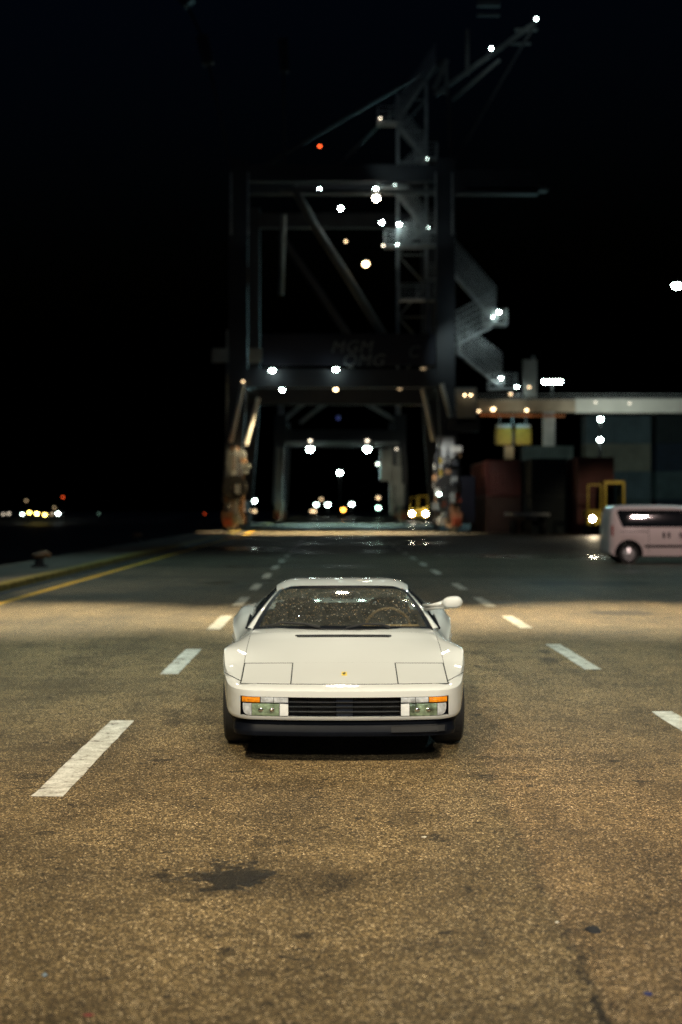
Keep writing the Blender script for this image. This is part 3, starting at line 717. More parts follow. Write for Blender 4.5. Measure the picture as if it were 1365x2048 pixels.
# ------------------------------------------------------------------ ship-to-shore gantry cranes straddling the road
def flight(mb, rail, a, b, wdt=.9, tall=1.3):
    """stair flight in its cage: two slim stringers, treads, uprights and rails"""
    a, b = Vector(a), Vector(b); d = b - a; nx = Vector((0, 1, 0)) * wdt / 2; up = Vector((0, 0, 1))
    for s in (-1, 1):
        mb.bar(a + nx * s, b + nx * s, .05, .16)
        n_ = max(8, int(d.length / .28))
        for k in range(n_ + 1):
            p = a.lerp(b, k / n_) + nx * s; rail.bar(p, p + up * tall, .035)
        for k in range(5): rail.bar(a + nx * s + up * tall * (k + 1) / 5, b + nx * s + up * tall * (k + 1) / 5, .035)
    st = max(6, int(abs(d.z) / .22))
    for k in range(st): mb.box(a.lerp(b, (k + .5) / st), (.22, wdt, .03))
def landing(mb, rail, c, dx, dy):
    c = Vector(c); mb.box(c, (dx, dy, .12))
    for sx in (-1, 0, 1):
        for sy in (-1, 1): rail.bar(c + Vector((sx * dx / 2, sy * dy / 2, 0)), c + Vector((sx * dx / 2, sy * dy / 2, 1.1)), .05)
    for h in (.4, .75, 1.1):
        for sy in (-1, 1): rail.bar(c + Vector((-dx / 2, sy * dy / 2, h)), c + Vector((dx / 2, sy * dy / 2, h)), .04)
        for sx in (-1, 1): rail.bar(c + Vector((sx * dx / 2, -dy / 2, h)), c + Vector((sx * dx / 2, dy / 2, h)), .04)
def crane(base_y, xl, xr, depth, portal, top, label, flare=.6, paint_='steel_dark', beams=True):
    """legs, sill beams, wheel bogies, portal beams and high girders"""
    t = thing('ship_crane', (0, base_y, 0), label, 'crane', 'gantry cranes straddling the quay road')
    for x, s in ((xl, -1), (xr, 1)):
        for y in (0, depth):
            if top > portal + 2: MB().bar((x, y, portal - .6), (x, y, top), 1.35, 1.2).build('upper_leg', M[paint_], t)
            MB().bar((x + s * flare, y, 2.2), (x, y, portal - .6), 1.25, 1.1).build('lower_leg', M[paint_], t)
            bg = MB().box((x + s * flare, y, 1.15), (.9, 5.2, .7)).box((x + s * flare, y - 1.5, .62), (.7, 2.0, .5)).box((x + s * flare, y + 1.5, .62), (.7, 2.0, .5)).build('bogie', M['rusty'], t, bevel=.04)
            for k in (-2.2, -.8, .8, 2.2): MB().lathe([(.02, -.09), (.36, -.09), (.40, -.05), (.40, .05), (.36, .09), (.02, .09)], (x + s * flare, y + k, .40), 'x', 16).build('rail_wheel', M['galvanised'], bg, smooth=R(35))
            MB().box((x + s * flare, y - 3.0, .8), (.55, .7, .55)).build('buffer', M['red_oxide'], bg, bevel=.03)
        MB().bar((x + s * flare, 0, 1.9), (x + s * flare, depth, 1.9), .9, 1.0).build('sill_beam', M[paint_], t)
        MB().bar((x, 0, portal + .1), (x, depth, portal + .1), .9, 1.1).build('side_beam', M[paint_], t)
    if beams:
        for y in (0, depth): MB().bar((xl, y, portal), (xr, y, portal), 1.0, 1.35).build('portal_beam', M[paint_], t)
    return t
M['rusty'] = paint('weathered buff paint', (.26, .15, .08), .7, vary=.4, scale=3)
M['tower_dim'] = paint('dim grey paint', (.09, .10, .105), .6, vary=.4, scale=.5)
M['board_blue'] = paint('dark blue board', (.012, .015, .03), .7)
C1Y, C1D = 104, 17
c1 = crane(C1Y, -6.95, 8.15, C1D, 11.25, 27.2, 'tall dark ship-to-shore crane with lit zigzag stairs straddling the road')
def at1(px, py, dy=0): p = at(px, py, C1Y + dy); return Vector((p.x, dy, p.z))
# high girders of the boom, cross beams, ties
for dy in (4, 13): MB().bar(at1(460, 366, dy), (15.5, dy, at1(0, 366, dy).z), .9, 1.8).build('boom_girder', M['steel_dark'], c1)
MB().bar(at1(560, 384), at1(905, 384), .5, .3).build('walkway', M['tower_dim'], c1)
MB().bar(at1(930, 380, 4), at1(1095, 380, 4), .9, .25).build('walkway', M['tower_dim'], c1)
for dy in (0, C1D): MB().bar((-6.95, dy, 26.2), (8.15, dy, 26.2), .8, 1.2).build('cross_beam', M['steel_dark'], c1)
MB().tube([at1(588, 375), at1(632, 455), at1(690, 545), at1(768, 672)], .30, 12).build('diagonal_brace', M['tower_dim'], c1, smooth=R(40))
MB().tube([at1(560, 470, 17), at1(640, 585, 17), at1(728, 720, 17)], .34, 12).build('diagonal_brace', M['steel_dark'], c1, smooth=R(40))
MB().tube([at1(568, 430, 2), at1(563, 590, 2)], .22, 12).build('drain_pipe', M['tower_grey'], c1, smooth=R(40))
for px in (463, 497, 905, 872): MB().bar(at1(px, 345, -.8), at1(px, 470, -.8), .12).build('lit_leg_bar', M['galvanised'], c1)  # pale bars stand in for the lamplit edges of the upper legs
# upper machinery apex to the upper right
for a, b_, w in (((868, 178), (895, 120), .5), ((893, 120), (893, 190), .35), ((870, 190), (1072, 45), .45), ((905, 200), (1000, 120), .35), ((935, 60), (935, 150), .4), ((955, 8), (1000, 8), .6), ((955, 30), (1000, 30), .3), ((1000, 100), (1060, 50), .3), ((1020, 88), (1062, 88), .25), ((1030, 60), (1075, 60), .3)):
    MB().bar(at1(*a, 6), at1(*b_, 6), w * .7).build('apex_frame', M['tower_dim'], c1)
MB().bar(at1(405, 75, 6), at1(418, 130, 6), .9).build('apex_frame', M['steel_dark'], c1)
MB().bar(at1(567, 80, 6), at1(570, 145, 6), .7).build('apex_frame', M['steel_dark'], c1)
MB().bar(at1(365, -10, 6), at1(380, 10, 6), .9).build('apex_frame', M['steel_dark'], c1)
# stair tower: posts, landings and flights
for px, y0, y1 in ((796, 190, 760), (853, 150, 560), (857, 560, 770), (878, 360, 460)): MB().bar(at1(px, y0, 1), at1(px, y1, 1), .22).build('stair_post', M['galvanised'], c1)
for i, (a, b_) in enumerate([((790, 245), (853, 318)), ((853, 320), (796, 375)), ((792, 385), (855, 462)), ((853, 462), (798, 492)), ((870, 132), (800, 236)),
                             ((905, 545), (992, 645)), ((985, 652), (895, 700)), ((905, 698), (1003, 775))]):
    mb, rl = MB(), MB(); flight(mb, rl, at1(*a, 1), at1(*b_, 1), 1.0, 2.5 if i > 4 else 1.5)
    f = mb.build('stair_flight', M['galvanised'], c1); rl.build('handrail', M['galvanised'], f)
for px, py, dx in ((780, 248, 1.8), (852, 320, 1.6), (785, 378, 2.2), (852, 462, 1.6), (808, 494, 2.8), (880, 560, 2.0), (990, 650, 1.7), (893, 706, 1.9), (1005, 778, 2.0), (860, 492, 3.6), (835, 600, 2.6)):
    mb, rl = MB(), MB(); landing(mb, rl, at1(px, py, 1), dx, 1.4)
    f = mb.build('stair_landing', M['galvanised'], c1); rl.build('handrail', M['galvanised'], f)
# thin lattice of the stair tower and stays of the boom
for k in range(9):
    y0 = 200 + k * 62; a, b_ = ((796, y0), (853, y0 + 62)) if k % 2 else ((853, y0), (796, y0 + 62))
    MB().bar(at1(*a, 2.2), at1(*b_, 2.2), .12).bar(at1(796, y0, 2.2), at1(853, y0, 2.2), .10).build('tower_lattice', M['tower_grey'], c1)
for a, b_ in (((893, 120), (640, 366)), ((893, 120), (470, 366)), ((893, 125), (905, 366)), ((1072, 45), (905, 330)), ((405, 70), (470, 366)), ((567, 80), (570, 366)), ((365, -10), (405, 75))):
    MB().bar(at1(*a, 6), at1(*b_, 6), .22).build('boom_stay', M['steel_dark'], c1)
# name board on the girder above the portal beam
MB().box((0 + 1.1, -.2, 13.35), (12.6, .5, 2.3)).build('name_board', M['board_blue'], c1, bevel=.03)
def letters(body, loc, size, mat, parent, shear=.25, rot=(R(90), 0, 0), name='lettering'):
    cu = bpy.data.curves.new(name, 'FONT'); cu.body = body; cu.size = size; cu.extrude = .02 * size; cu.shear = shear; cu.align_x = 'CENTER'; cu.align_y = 'CENTER'; cu.space_character = 1.12; cu.offset = 0.0
    tmp = bpy.data.objects.new(name, cu); col.objects.link(tmp)
    dg = bpy.context.evaluated_depsgraph_get(); me = bpy.data.meshes.new_from_object(tmp.evaluated_get(dg)); bpy.data.objects.remove(tmp)
    o = bpy.data.objects.new(name, me); col.objects.link(o); me.materials.clear(); me.materials.append(mat); o.parent = parent; o.location = loc; o.rotation_euler = rot
    return o
for txt, px, py in (('MGM', 703, 696), ('QMG', 726, 723)):
    p = at1(px, py); letters(txt, (p.x, -.47, p.z), 1.25, M['lettering'], c1)
p = at1(826, 706); letters('C', (p.x, -.47, p.z), 1.2, M['lettering'], c1)
# white tubes painting in the lit edges of the splayed legs
for a, b_ in (((487, 768), (462, 885)), ((517, 796), (492, 890)), ((846, 778), (868, 882)), ((884, 768), (904, 850))):
    MB().tube([at1(*a, -1.0), at1(*b_, -1.0)], .17, 10).build('lit_leg_edge', M['steel_white'], c1, smooth=R(40))
# cabinets and cable reels crowded round the feet
rnd = random.Random(11)
for px, py, w, h, mt in ((460, 935, .35, 2.6, 'tower_grey'), (892, 895, 1.2, 1.6, 'galvanised'), (880, 930, .28, 4.0, 'yellow_paint'), (935, 1000, 1.1, 3.4, 'steel_blue'), (925, 850, 2.4, 1.0, 'steel_dark'), (932, 812, 1.5, 2.6, 'tower_grey')):
    p = at1(px, py, -1.6); MB().box(p, (w, 1.0, h)).build('equipment_cabinet', M[mt], c1, bevel=.05)
for cx, spread in ((472, 20), (895, 24)):
    for k in range(26):
        p = at1(cx + rnd.uniform(-spread, spread), 895 + 150 * (k + .5) / 26, -1.2 - rnd.uniform(0, 1.2))
        mt = rnd.choice(('galvanised', 'tower_grey', 'tower_grey', 'steel_dark', 'steel_dark', 'red_oxide', 'steel_white', 'rusty'))
        MB().box(p, (rnd.uniform(.25, .8), rnd.uniform(.3, .7), rnd.uniform(.2, .75))).build('equipment_cabinet', M[mt], c1, bevel=.03)
    for k in range(7):
        px = cx + rnd.uniform(-spread, spread); MB().tube([at1(px, 890 + rnd.uniform(0, 60), -2.2), at1(px + rnd.uniform(-6, 6), 1045, -2.2)], rnd.uniform(.04, .09), 6).build('conduit', M[rnd.choice(('galvanised', 'steel_dark', 'rusty'))], c1)
for px, py in ((470, 975), (892, 975)):
    p = at1(px, py, -2.2); MB().lathe([(.2, -.2), (.85, -.2), (.9, -.16), (.9, -.12), (.3, -.1), (.3, .1), (.9, .12), (.9, .16), (.85, .2), (.2, .2)], p, 'y', 20).build('cable_reel', M['matte_black'], c1, smooth=R(35))
for px, py, dy, kind, r, s, w in ((640, 379, 0, 'white', .13, 90, 1), (682, 417, 0, 'white', .17, 110, 1), (752, 379, 0, 'white', .18, 110, 1), (753, 397, 1, 'pale', .30, 60, 1), (764, 445, 0, 'white', .15, 90, 1), (799, 449, 0, 'white', .15, 90, 1),
                                  (893, 559, 0, 'white', .14, 110, 1), (998, 624, 0, 'white', .14, 110, 1), (1003, 756, 0, 'white', .12, 90, 1), (885, 688, .2, 'white', .07, 60, 1), (986, 634, .2, 'white', .07, 40, 1), (795, 489, .2, 'white', .06, 40, 1),
                                  (767, 491, 0, 'pale', .09, 8, 1), (761, 237, 0, 'pale', .09, 6, 1), (732, 528, 2, 'warm', .30, 14, 1), (692, 483, 2, 'warm', .12, 5, 1), (640, 293, 2, 'red', .12, 8, 1), (983, 97, 4, 'white', .14, 50, .8), (1073, 38, 4, 'white', .13, 50, .8),
                                  (545, 741, -1.6, 'white', .19, 45, 1.4), (672, 739, -1.6, 'white', .18, 45, 1.4), (672, 779, 8, 'warm', .17, 12, 1.3), (565, 780, 3, 'white', .16, 90, 1.3), (800, 777, 4, 'warm', .16, .8, 1.5), (847, 737, -.9, 'warm', .12, .4, 2.2),
                                  (487, 763, -.9, 'warm', .12, 4, 1), (753, 660, 0, 'red', .08, 2, 1), (879, 988, -3, 'white', .14, 25, 1), (855, 318, -.3, 'white', .05, 20, 1), (857, 455, -.3, 'white', .05, 20, 1), (790, 370, -.3, 'white', .05, 20, 1), (930, 790, -2.6, 'warm', .10, 12, 1), (942, 790, -2.6, 'warm', .10, 12, 1)):
    lamp_part(at(px, py, C1Y + dy), c1, kind, r * .76, s, w)
# light thrown on the road and the feet by the portal lamps
for x, e, c in ((-4.5, 30000, SODIUM), (.3, 32000, SODIUM), (4.5, 24000, WARM)): spot((x, C1Y - 1.5, 10.2), (x, C1Y - 2, 0), e, c, 74, .8, .15)
for x, y, z, tx, e, c in ((-4.6, 99, 6.5, -7.3, 420, SODIUM), (6.2, 98.5, 6.5, 9.2, 600, CREAM)): spot((x, y, z), (tx, 103.5, 3.0), e, c, 75, .7, .1)

for a, b_, e in (((760, 520), (820, 420), 150), ((765, 330), (820, 300), 110), ((1005, 690), (950, 610), 320), ((885, 640), (950, 740), 340), ((700, 560), (640, 470), 18), ((1000, 160), (960, 90), 40), ((520, 470), (480, 400), 18), ((880, 470), (905, 400), 25)):  # added fill spots on stairs, braces and legs, without fixtures
    spot(at(*a, C1Y - 5), at(*b_, C1Y + 1), e, (.80, 1.0, .97), 75, .9, .1)

C2Y = 163
c2 = crane(C2Y, -6.1, 7.6, 15, 10.1, 12.5, 'farther dark crane with braced portal framed inside the nearer crane', flare=.3)
def at2(px, py, dy=0): p = at(px, py, C2Y + dy); return Vector((p.x, dy, p.z))
for a, b_ in (((560, 846), (640, 782)), ((600, 846), (700, 770)), ((690, 782), (800, 846)), ((560, 800), (560, 850))): MB().bar(at2(*a, 2), at2(*b_, 2), .45).build('diagonal_brace', M['galvanised'], c2)
for px in (562, 797): MB().bar(at2(px, 768, 1), at2(px, 850, 1), .55).build('upper_leg_face', M['galvanised'], c2)
MB().bar(at2(556, 776), at2(806, 776), .4, .35).build('upper_beam', M['tower_grey'], c2)
MB().bar(at2(570, 887, -.8), at2(798, 887, -.8), .3, .5).build('lower_flange', M['tower_grey'], c2)
for px in (564, 560): MB().bar(at2(px, 895, -.9), at2(px - 4, 1030, -.9), .5, .4).build('leg_ladder', M['tower_grey'], c2)
for px in (782, 797): MB().bar(at2(px, 895, -.9), at2(px + 3, 1030, -.9), .5, .4).build('leg_ladder', M['tower_grey'], c2)
for px, py, w, h in ((772, 930, 1.2, 3.6), (795, 950, 1.0, 2.2), (800, 990, 1.0, 2.6), (560, 1012, 1.0, 1.4)): MB().box(at2(px, py, -1.4), (w, .8, h)).build('equipment_cabinet', M['tower_grey'], c2, bevel=.05)
for px, py, kind, r, s in ((621, 898, 'white', .36, 60), (735, 898, 'white', .36, 60), (621, 881, 'pale', .16, 5), (735, 881, 'pale', .16, 5), (756, 928, 'pale', .16, 4), (677, 836, 'blue', .22, .12), (794, 898, 'pale', .14, 3)):
    lamp_part(at(px, py, C2Y - 1), c2, kind, r, s)
for x in (-2.7, 3.9): spot((x, C2Y - 1, 8.2), (x, C2Y - 4, 0), 9000, (.6, 1, .92), 120, .8, .2)
spot((6.0, C2Y - 8, 5), (7.4, C2Y, 5), 300, WARM, 80, .8, .2); spot((-4.2, C2Y - 8, 5), (-6.2, C2Y, 5), 160, WARM, 80, .8, .2)

# the crane overhead, whose floodlights light the car: its feet stand outside the picture
c0 = crane(-2, -8.6, 16.2, 34, 14.3, 14.9, 'dark crane standing over the parked white car', flare=.2)
for l, t, e, c, cone, bl in NEAR_FLOODS + COOL_FLOODS: lamp_part(Vector(l) + Vector((0, 0, .30)), c0, 'pale' if c in (WARM, CREAM) else 'white', .2, 130, 1.5)
for k in (1, 3, 5): lamp_part(Vector(BAND_FLOODS[k][0]) + Vector((0, 0, .45)), c0, 'pale', .24, 140, 1.9)

# ------------------------------------------------------------------ mast with a board beside the near crane
mp = at(455, 1063, 108); mp.z = .1
pole = thing('board_pole', mp, 'tall thin pole with a dim oblong board, left of the cranes', 'pole')
MB().tube([(0, 0, 0), (0, 0, 15.2)], [.14, .08], 10).build('mast', M['tower_grey'], pole)
q = at(475, 712, 108) - mp; MB().box(q + Vector((0, -.2, 0)), (3.8, .12, 1.1)).build('board', M['tower_grey'], pole, bevel=.02)

# ------------------------------------------------------------------ container yard
def container_mesh(name, L, H, mat):
    mb = MB(); W = 2.44
    for s in (-1, 1):       # corrugated long sides
        g = [[], []]; n_ = int(L / .28)
        for i in range(n_ * 4 + 1):
            x = -L / 2 + .1 + (L - .2) * i / (n_ * 4); d = .036 if (i % 4) in (1, 2) else 0
            g[0].append((x, s * (W / 2 - .02 - d), .12)); g[1].append((x, s * (W / 2 - .02 - d), H - .08))
        mb.grid(g)
    for s in (-1, 1):
        g = [[], []]
        for i in range(33):
            y = -W / 2 + .1 + (W - .2) * i / 32; d = .036 if (i % 4) in (1, 2) else 0
            g[0].append((s * (L / 2 - .02 - d), y, .12)); g[1].append((s * (L / 2 - .02 - d), y, H - .08))
        mb.grid(g)
    mb.box((0, 0, H - .05), (L - .1, W - .1, .04)).box((0, 0, .1), (L - .1, W - .1, .05))
    for sx in (-1, 1):
        for sy in (-1, 1):
            mb.box((sx * (L / 2 - .06), sy * (W / 2 - .06), H / 2), (.12, .12, H))
            for z in (.06, H - .06): mb.box((sx * (L / 2 - .08), sy * (W / 2 - .08), z), (.165, .165, .125))
        for z in (.08, H - .06): mb.box((sx * (L / 2 - .05), 0, z), (.1, W - .3, .11))
    for sy in (-1, 1):
        for z in (.08, H - .06): mb.box((0, sy * (W / 2 - .05), z), (L - .3, .1, .11))
    me = mb.mesh(name, fix=True); me.materials.append(mat); return me
CM = {}
CCOL = {'grey green': (.20, .24, .21), 'pale grey': (.30, .31, .29), 'dark green': (.012, .02, .02), 'rust red': (.10, .024, .018), 'dark blue': (.012, .025, .045), 'brown': (.07, .035, .025), 'teal': (.07, .11, .11), 'slate': (.10, .14, .15), 'grey olive': (.24, .23, .17)}
def container(x, y, z, colour, L, rz, label):
    H = 2.6; k = (colour, L)
    if k not in CM: CM[k] = container_mesh('shipping_container', L, H, paint(colour + ' container paint', CCOL[colour], .6, vary=.25, scale=.7))
    o = bpy.data.objects.new('shipping_container', CM[k]); col.objects.link(o); o.location = (x, y, z); o.rotation_euler = (0, 0, rz)
    tag(o, label, 'container', 'shipping containers stacked in the yard'); return o
PI2 = math.pi / 2
ORD = ('lowest', 'second', 'third', 'topmost')
# pale stack behind the van (20 ft boxes seen broadside), four high; neighbours to either side
for k, c in enumerate(('teal', 'slate', 'grey olive', 'slate')): container(26.6, 134, k * 2.61, c, 6.06, 0, '%s box, %s of the tall stack above the van' % (c, ORD[k]))
for k, c in enumerate(('dark blue', 'teal', 'dark blue', 'dark green')): container(33.0, 133, k * 2.61, c, 6.06, 0, '%s box, %s of the dark stack at the picture\'s right edge' % (c, ORD[k]))
for k, c in enumerate(('teal', 'pale grey', 'grey green')): container(20.8, 139, k * 2.61, c, 4.8, 0, '%s short box, %s of the stack beside the grey gantry post' % (c, ORD[k]))
for k, c in enumerate(('brown', 'dark blue')): container(17.6, 101.5, k * 2.61, 'rust red', 12.19, PI2, 'rust red box end-on behind the yellow tractor, %s of two' % ('lower', 'upper')[k])
for k, c in enumerate(('dark green', 'dark green')): container(14.85, 104, k * 2.61, c, 12.19, PI2, 'dark green box end-on left of the red pair, %s of two' % ('lower', 'upper')[k])
container(12.2, 108, 0, 'brown', 12.19, PI2, 'brown box end-on low beside the crane foot'); container(12.2, 108, 2.61, 'rust red', 12.19, PI2, 'rust red box end-on high beside the crane foot')
# flat trailer in the gap in front of the dark boxes
tp = at(1054, 1040, 99); tp.z = 0
tr = thing('flat_trailer', tp, 'low flat trailer with a pale deck edge in front of the dark boxes', 'trailer')
MB().box((0, 0, 1.35), (2.5, 5, .2)).build('deck', M['steel_white'], tr, bevel=.02); MB().box((0, 0, 1.1), (.9, 4.6, .3)).build('chassis', M['steel_dark'], tr)
for sx in (-1, 1):
    for yy in (-1.2, 0): MB().lathe([(.2, -.13), (.46, -.13), (.5, -.08), (.5, .08), (.46, .13), (.2, .13)], (sx * 1.0, yy, .5), 'x', 18).build('wheel', M['rubber'], tr, smooth=R(35))

# ------------------------------------------------------------------ yard gantry crane behind the boxes
YG = 150
M['girder_grey'] = paint('pale girder paint', (.46, .45, .40), .6, vary=.15, scale=.4)
yb = at(1150, 1055, YG); yb.z = 0
yg = thing('yard_gantry', yb, 'pale yard gantry crane with a yellow twin spreader hanging below its girder', 'crane')
def aty(px, py, dy=0): return at(px, py, YG + dy) - yb
MB().bar(aty(1150, 811), aty(1480, 811), .8, 1.55).build('girder', M['girder_grey'], yg, bevel=.05)
MB().bar(aty(955, 812), aty(1150, 812), .9, 1.3).build('outreach', paint('orange lit steel', (.34, .27, .19), .6, vary=.35, scale=.5), yg)  # orange lamplight on this stretch of girder is put into the colour
MB().bar(aty(960, 830, -.6), aty(1130, 832, -.6), .3, .22).build('walkway', M['orange_paint'], yg)
MB().bar(aty(940, 797, -.4), aty(1480, 797, -.4), .06, .06).bar(aty(940, 789, -.4), aty(1480, 789, -.4), .06, .06).build('handrail', M['galvanised'], yg)
MB().bar(aty(1098, 822), aty(1098, 910), 1.2, .9).build('leg', M['steel_white'], yg, bevel=.05); MB().bar(aty(1098, 910, 0), aty(1098, 1053), 1.2, .9).build('leg', M['steel_dark'], yg)
MB().bar(aty(1420, 822), aty(1420, 1053), 1.2, .9).build('leg', M['steel_white'], yg)
MB().bar(aty(1060, 720), aty(1060, 795), 1.4, .8).bar(aty(1067, 712), aty(1067, 730), .3).build('machinery_house', M['tower_grey'], yg)
for px in (1007, 1046): MB().box(aty(px, 873, -1), (1.65, 1.4, 1.75)).build('spreader_block', M['yellow_paint'], yg, bevel=.12); MB().box(aty(px, 853, -1), (1.55, 1.3, .35)).build('spreader_cap', M['steel_white'], yg, bevel=.1)
MB().box(aty(1026, 876, -.4), (.9, .8, 1.3)).build('spreader_yoke', M['steel_dark'], yg)
MB().box(aty(1018, 905, -1), (.95, .8, 1.4)).build('hook_block', paint('buff block', (.40, .30, .18), .6), yg, bevel=.05)
for px in (1000, 1026, 1052): MB().bar(aty(px, 832, -1), aty(px, 850, -1), .08).build('hoist_rope', M['galvanised'], yg)
for px, py, kind, r, s in ((987, 818, 'warm', .22, 7), (1054, 820, 'warm', .16, 8), (958, 822, 'warm', .14, 5), (1034, 774, 'white', .16, 60), (1059, 774, 'warm', .14, 4), (1022, 788, 'warm', .16, 3), (1192, 804, 'pale', .14, 1.6), (1260, 806, 'pale', .14, 1.6)): lamp_part(at(px, py, YG - 1.4), yg, kind, r, s)
spot(at(1035, 836, YG - 3.5), at(1035, 880, YG), 90, COOL, 120, .8, .1); spot(at(1035, 905, YG - 6), at(1040, 820, YG), 260, WARM, 110, .8, .1)
spot(at(1250, 900, YG - 9), at(1250, 810, YG), 3000, (.9, 1, .9), 100, .8, .2)  # added uplight to brighten the pale girder, no lamp stands there

# ------------------------------------------------------------------ lamp masts
def mast(px, py, Y, heads, label, kind='white', r=.16, s=60, group=None, name='lamp_mast', cat='lamp', base=0.0, wide=1.0, gap=1.0, arm=0.0):
    p = at(px, py, Y); loc = Vector((p.x, Y, base)); t = thing(name, loc, label, cat, group)
    top = p.z - base
    MB().tube([(arm, .25, 0), (arm, .25, top + .5)], [.11 + top * .006, .06 + top * .002], 8).build('pole', M['matte_black'], t)
    if arm: MB().bar((0, .25, top + .4), (arm, .25, top + .45), .10).build('arm', M['matte_black'], t)
    if heads > 1: MB().bar((-(heads - 1) / 2 * gap, .25, top + .4), ((heads - 1) / 2 * gap, .25, top + .4), .12).build('cross_arm', M['galvanised'], t)
    for k in range(heads):
        lamp_part(Vector((loc.x + (k - (heads - 1) / 2) * gap, Y, p.z)), t, kind, r, s, wide)
    return t
mast(1105, 763, 230, 4, 'tall mast with a cluster of four white floodlights above the yard', r=.34, s=60, gap=.85)
spot(at(1105, 763, 229), at(1250, 900, 134), 20000, COOL, 70, .8, .5)
spot(at(1215, 858, 101), at(1235, 900, 134), 2400, (.75, 1, .95), 60, .9, .2)
mast(1355, 571, 120, 1, 'single high lamp cut by the picture\'s right edge', r=.26, s=80, wide=1.6, arm=1.6)
t_ = mast(1202, 838, 100, 1, 'slim post with two white lamps one above the other before the boxes', r=.16, s=60)
lamp_part(at(1201, 879, 100), t_, 'white', .16, 60)
far = [(509, 1001, 240, 'white', .40, 20, 'white lamp beside the outer side of the left crane leg'), (499, 1021, 235, 'warm', .30, 3, 'dim warm lamp low outside the left crane leg'), (510, 1022, 236, 'warm', .28, 2.5, 'faint warm lamp just right of the dim one by the left leg'),
       (633, 1009, 300, 'white', .42, 14, 'left of two white lamps far down the road between the crane legs'), (656, 1009, 302, 'white', .46, 20, 'right of two white lamps far down the road between the crane legs'), (643, 998, 330, 'warm', .36, 2, 'dim warm lamp above the pair of far white lamps'), (624, 1022, 290, 'warm', .30, 3.5, 'small warm lamp low left of the far white pair'), (630, 1022, 291, 'warm', .30, 3.5, 'small warm lamp low under the far white pair'),
       (687, 1019, 280, 'amber', .40, 12, 'amber lamp low at the far end of the road'), (704, 1008, 300, 'white', .46, 16, 'white lamp right of the amber one at the road end'), (757, 1015, 260, 'green', .40, 12, 'greenish lamp by the far crane\'s right leg'), (757, 995, 262, 'warm', .32, 3, 'warm lamp above the greenish one by the right leg'), (680, 945, 250, 'white', .40, 50, 'bright white lamp high in the middle of the far portal')]
for px, py, Y, kd, r, s, lb in far: mast(px, py, Y, 1, lb, kd, r, s, 'lamps beyond the cranes', 'street_lamp')
shore = [(8, 1028, 'pale', 0.28, 2.5, 'leftmost dim lamp on the far shore'), (19, 1027, 'pale', 0.31, 3, 'second dim lamp from the left on the far shore'), (46, 1028, 'white', 0.34, 18, 'white lamp at the left end of the yellow row across the water'), (60, 1025, 'yellow', 0.37, 22, 'first yellow lamp of the row across the water'), (75, 1027, 'yellow', 0.40, 45, 'brightest yellow lamp, middle of the row across the water'), (91, 1029, 'yellow', 0.37, 30, 'last yellow lamp of the row across the water'),
         (117, 1027, 'white', 0.43, 28, 'large white lamp right of the yellow row across the water'), (105, 1028, 'warm', 0.28, 1.5, 'faint lamp between the yellow row and the large white lamp'), (110, 1015, 'warm', 0.28, 1.2, 'faint lamp above the large white lamp across the water'), (54, 1001, 'warm', 0.31, 1.2, 'faint high lamp above the yellow row'), (127, 994, 'red', 0.31, 2.5, 'red beacon high over the far shore'), (199, 1027, 'green', 0.19, .9, 'faint green harbour light across the water'), (410, 1027, 'red', 0.25, 1.2, 'faint red harbour light left of the crane')]
for px, py, kd, r, s, lb in shore: mast(px, py, 420, 1, lb, kd, r, s, 'lamps on the far shore', 'shore_lamp', base=-2.4)
shore_o = MB(); g = []
rnd = random.Random(5)
for i in range(60):
    x = -260 + i * 8; h = rnd.uniform(.2, 1.0); g.append([(x, 424, -2.7), (x, 428, -1 + h), (x, 460, -.5 + h), (x, 560, -2.7)])
tag(MB().grid(g).build('far_shore', M['steel_dark']), 'low dark land across the water', kind='structure')
# ------------------------------------------------------------------ white van at the right, side on
vx, vy = 8.63, 45.35
van = thing('van', (vx, vy, 0), 'white passenger van side-on at the right, cut by the picture edge', 'van')
LV = 4.4
ROOF = pchip([0, .06, .18, .6, 1.6, 2.6, 3.0, 3.45, 3.9, 4.25, 4.4], [1.20, 1.60, 1.80, 1.845, 1.855, 1.80, 1.66, 1.24, 1.08, .98, .72])
BOT = pchip([0, .15, .5, 4.0, 4.4], [.36, .27, .25, .25, .34])
HW = pchip([0, .05, .2, .6, 3.6, 4.1, 4.3, 4.4], [.70, .80, .875, .90, .90, .86, .76, .60])
def vsec(s):
    zr, zb, hw = ROOF(s), BOT(s), HW(s); belt = min(1.05, zr - .15)
    for ya in (.61, 3.33):
        if abs(s - ya) < .40: zb = max(zb, .32 + math.sqrt(.40 ** 2 - (s - ya) ** 2))
    pts = []
    for f, w in ((0, .985), (.35, 1.0), (.75, 1.0), (1, .985)): pts.append((hw * w, zb + (belt - zb) * f))
    for f, w in ((.3, .965), (.6, .925), (.82, .875), (.93, .82), (.985, .70), (1.0, .40), (1.004, 0)): pts.append((hw * w, belt + (zr - belt) * f))
    return pts
ss = sorted(set([0, .02, .05, .1, .15] + [.2 + i * .05 for i in range(84)] + [.211, .2101, 1.0099, 1.009, 2.931, 2.9301, 3.7299, 3.729]))
ss = [s for s in ss if s <= 4.4]
g = []
for s in ss:
    p = vsec(s); g.append([(s, -a, z) for a, z in p] + [(s, a, z) for a, z in p[-2::-1]])
vb = MB().grid(g); vb.add(g[0], [tuple(range(len(g[0])))]); vb.add(g[-1], [tuple(range(len(g[-1])))[::-1]])
vb.build('body', M['van_white'], van, smooth=R(40))
def vside(s, z):
    p = vsec(s)
    for (a, za), (b_, zb) in zip(p, p[1:]):
        if za <= z <= zb: return a + (b_ - a) * (z - za) / max(1e-6, zb - za)
    return p[0][0]
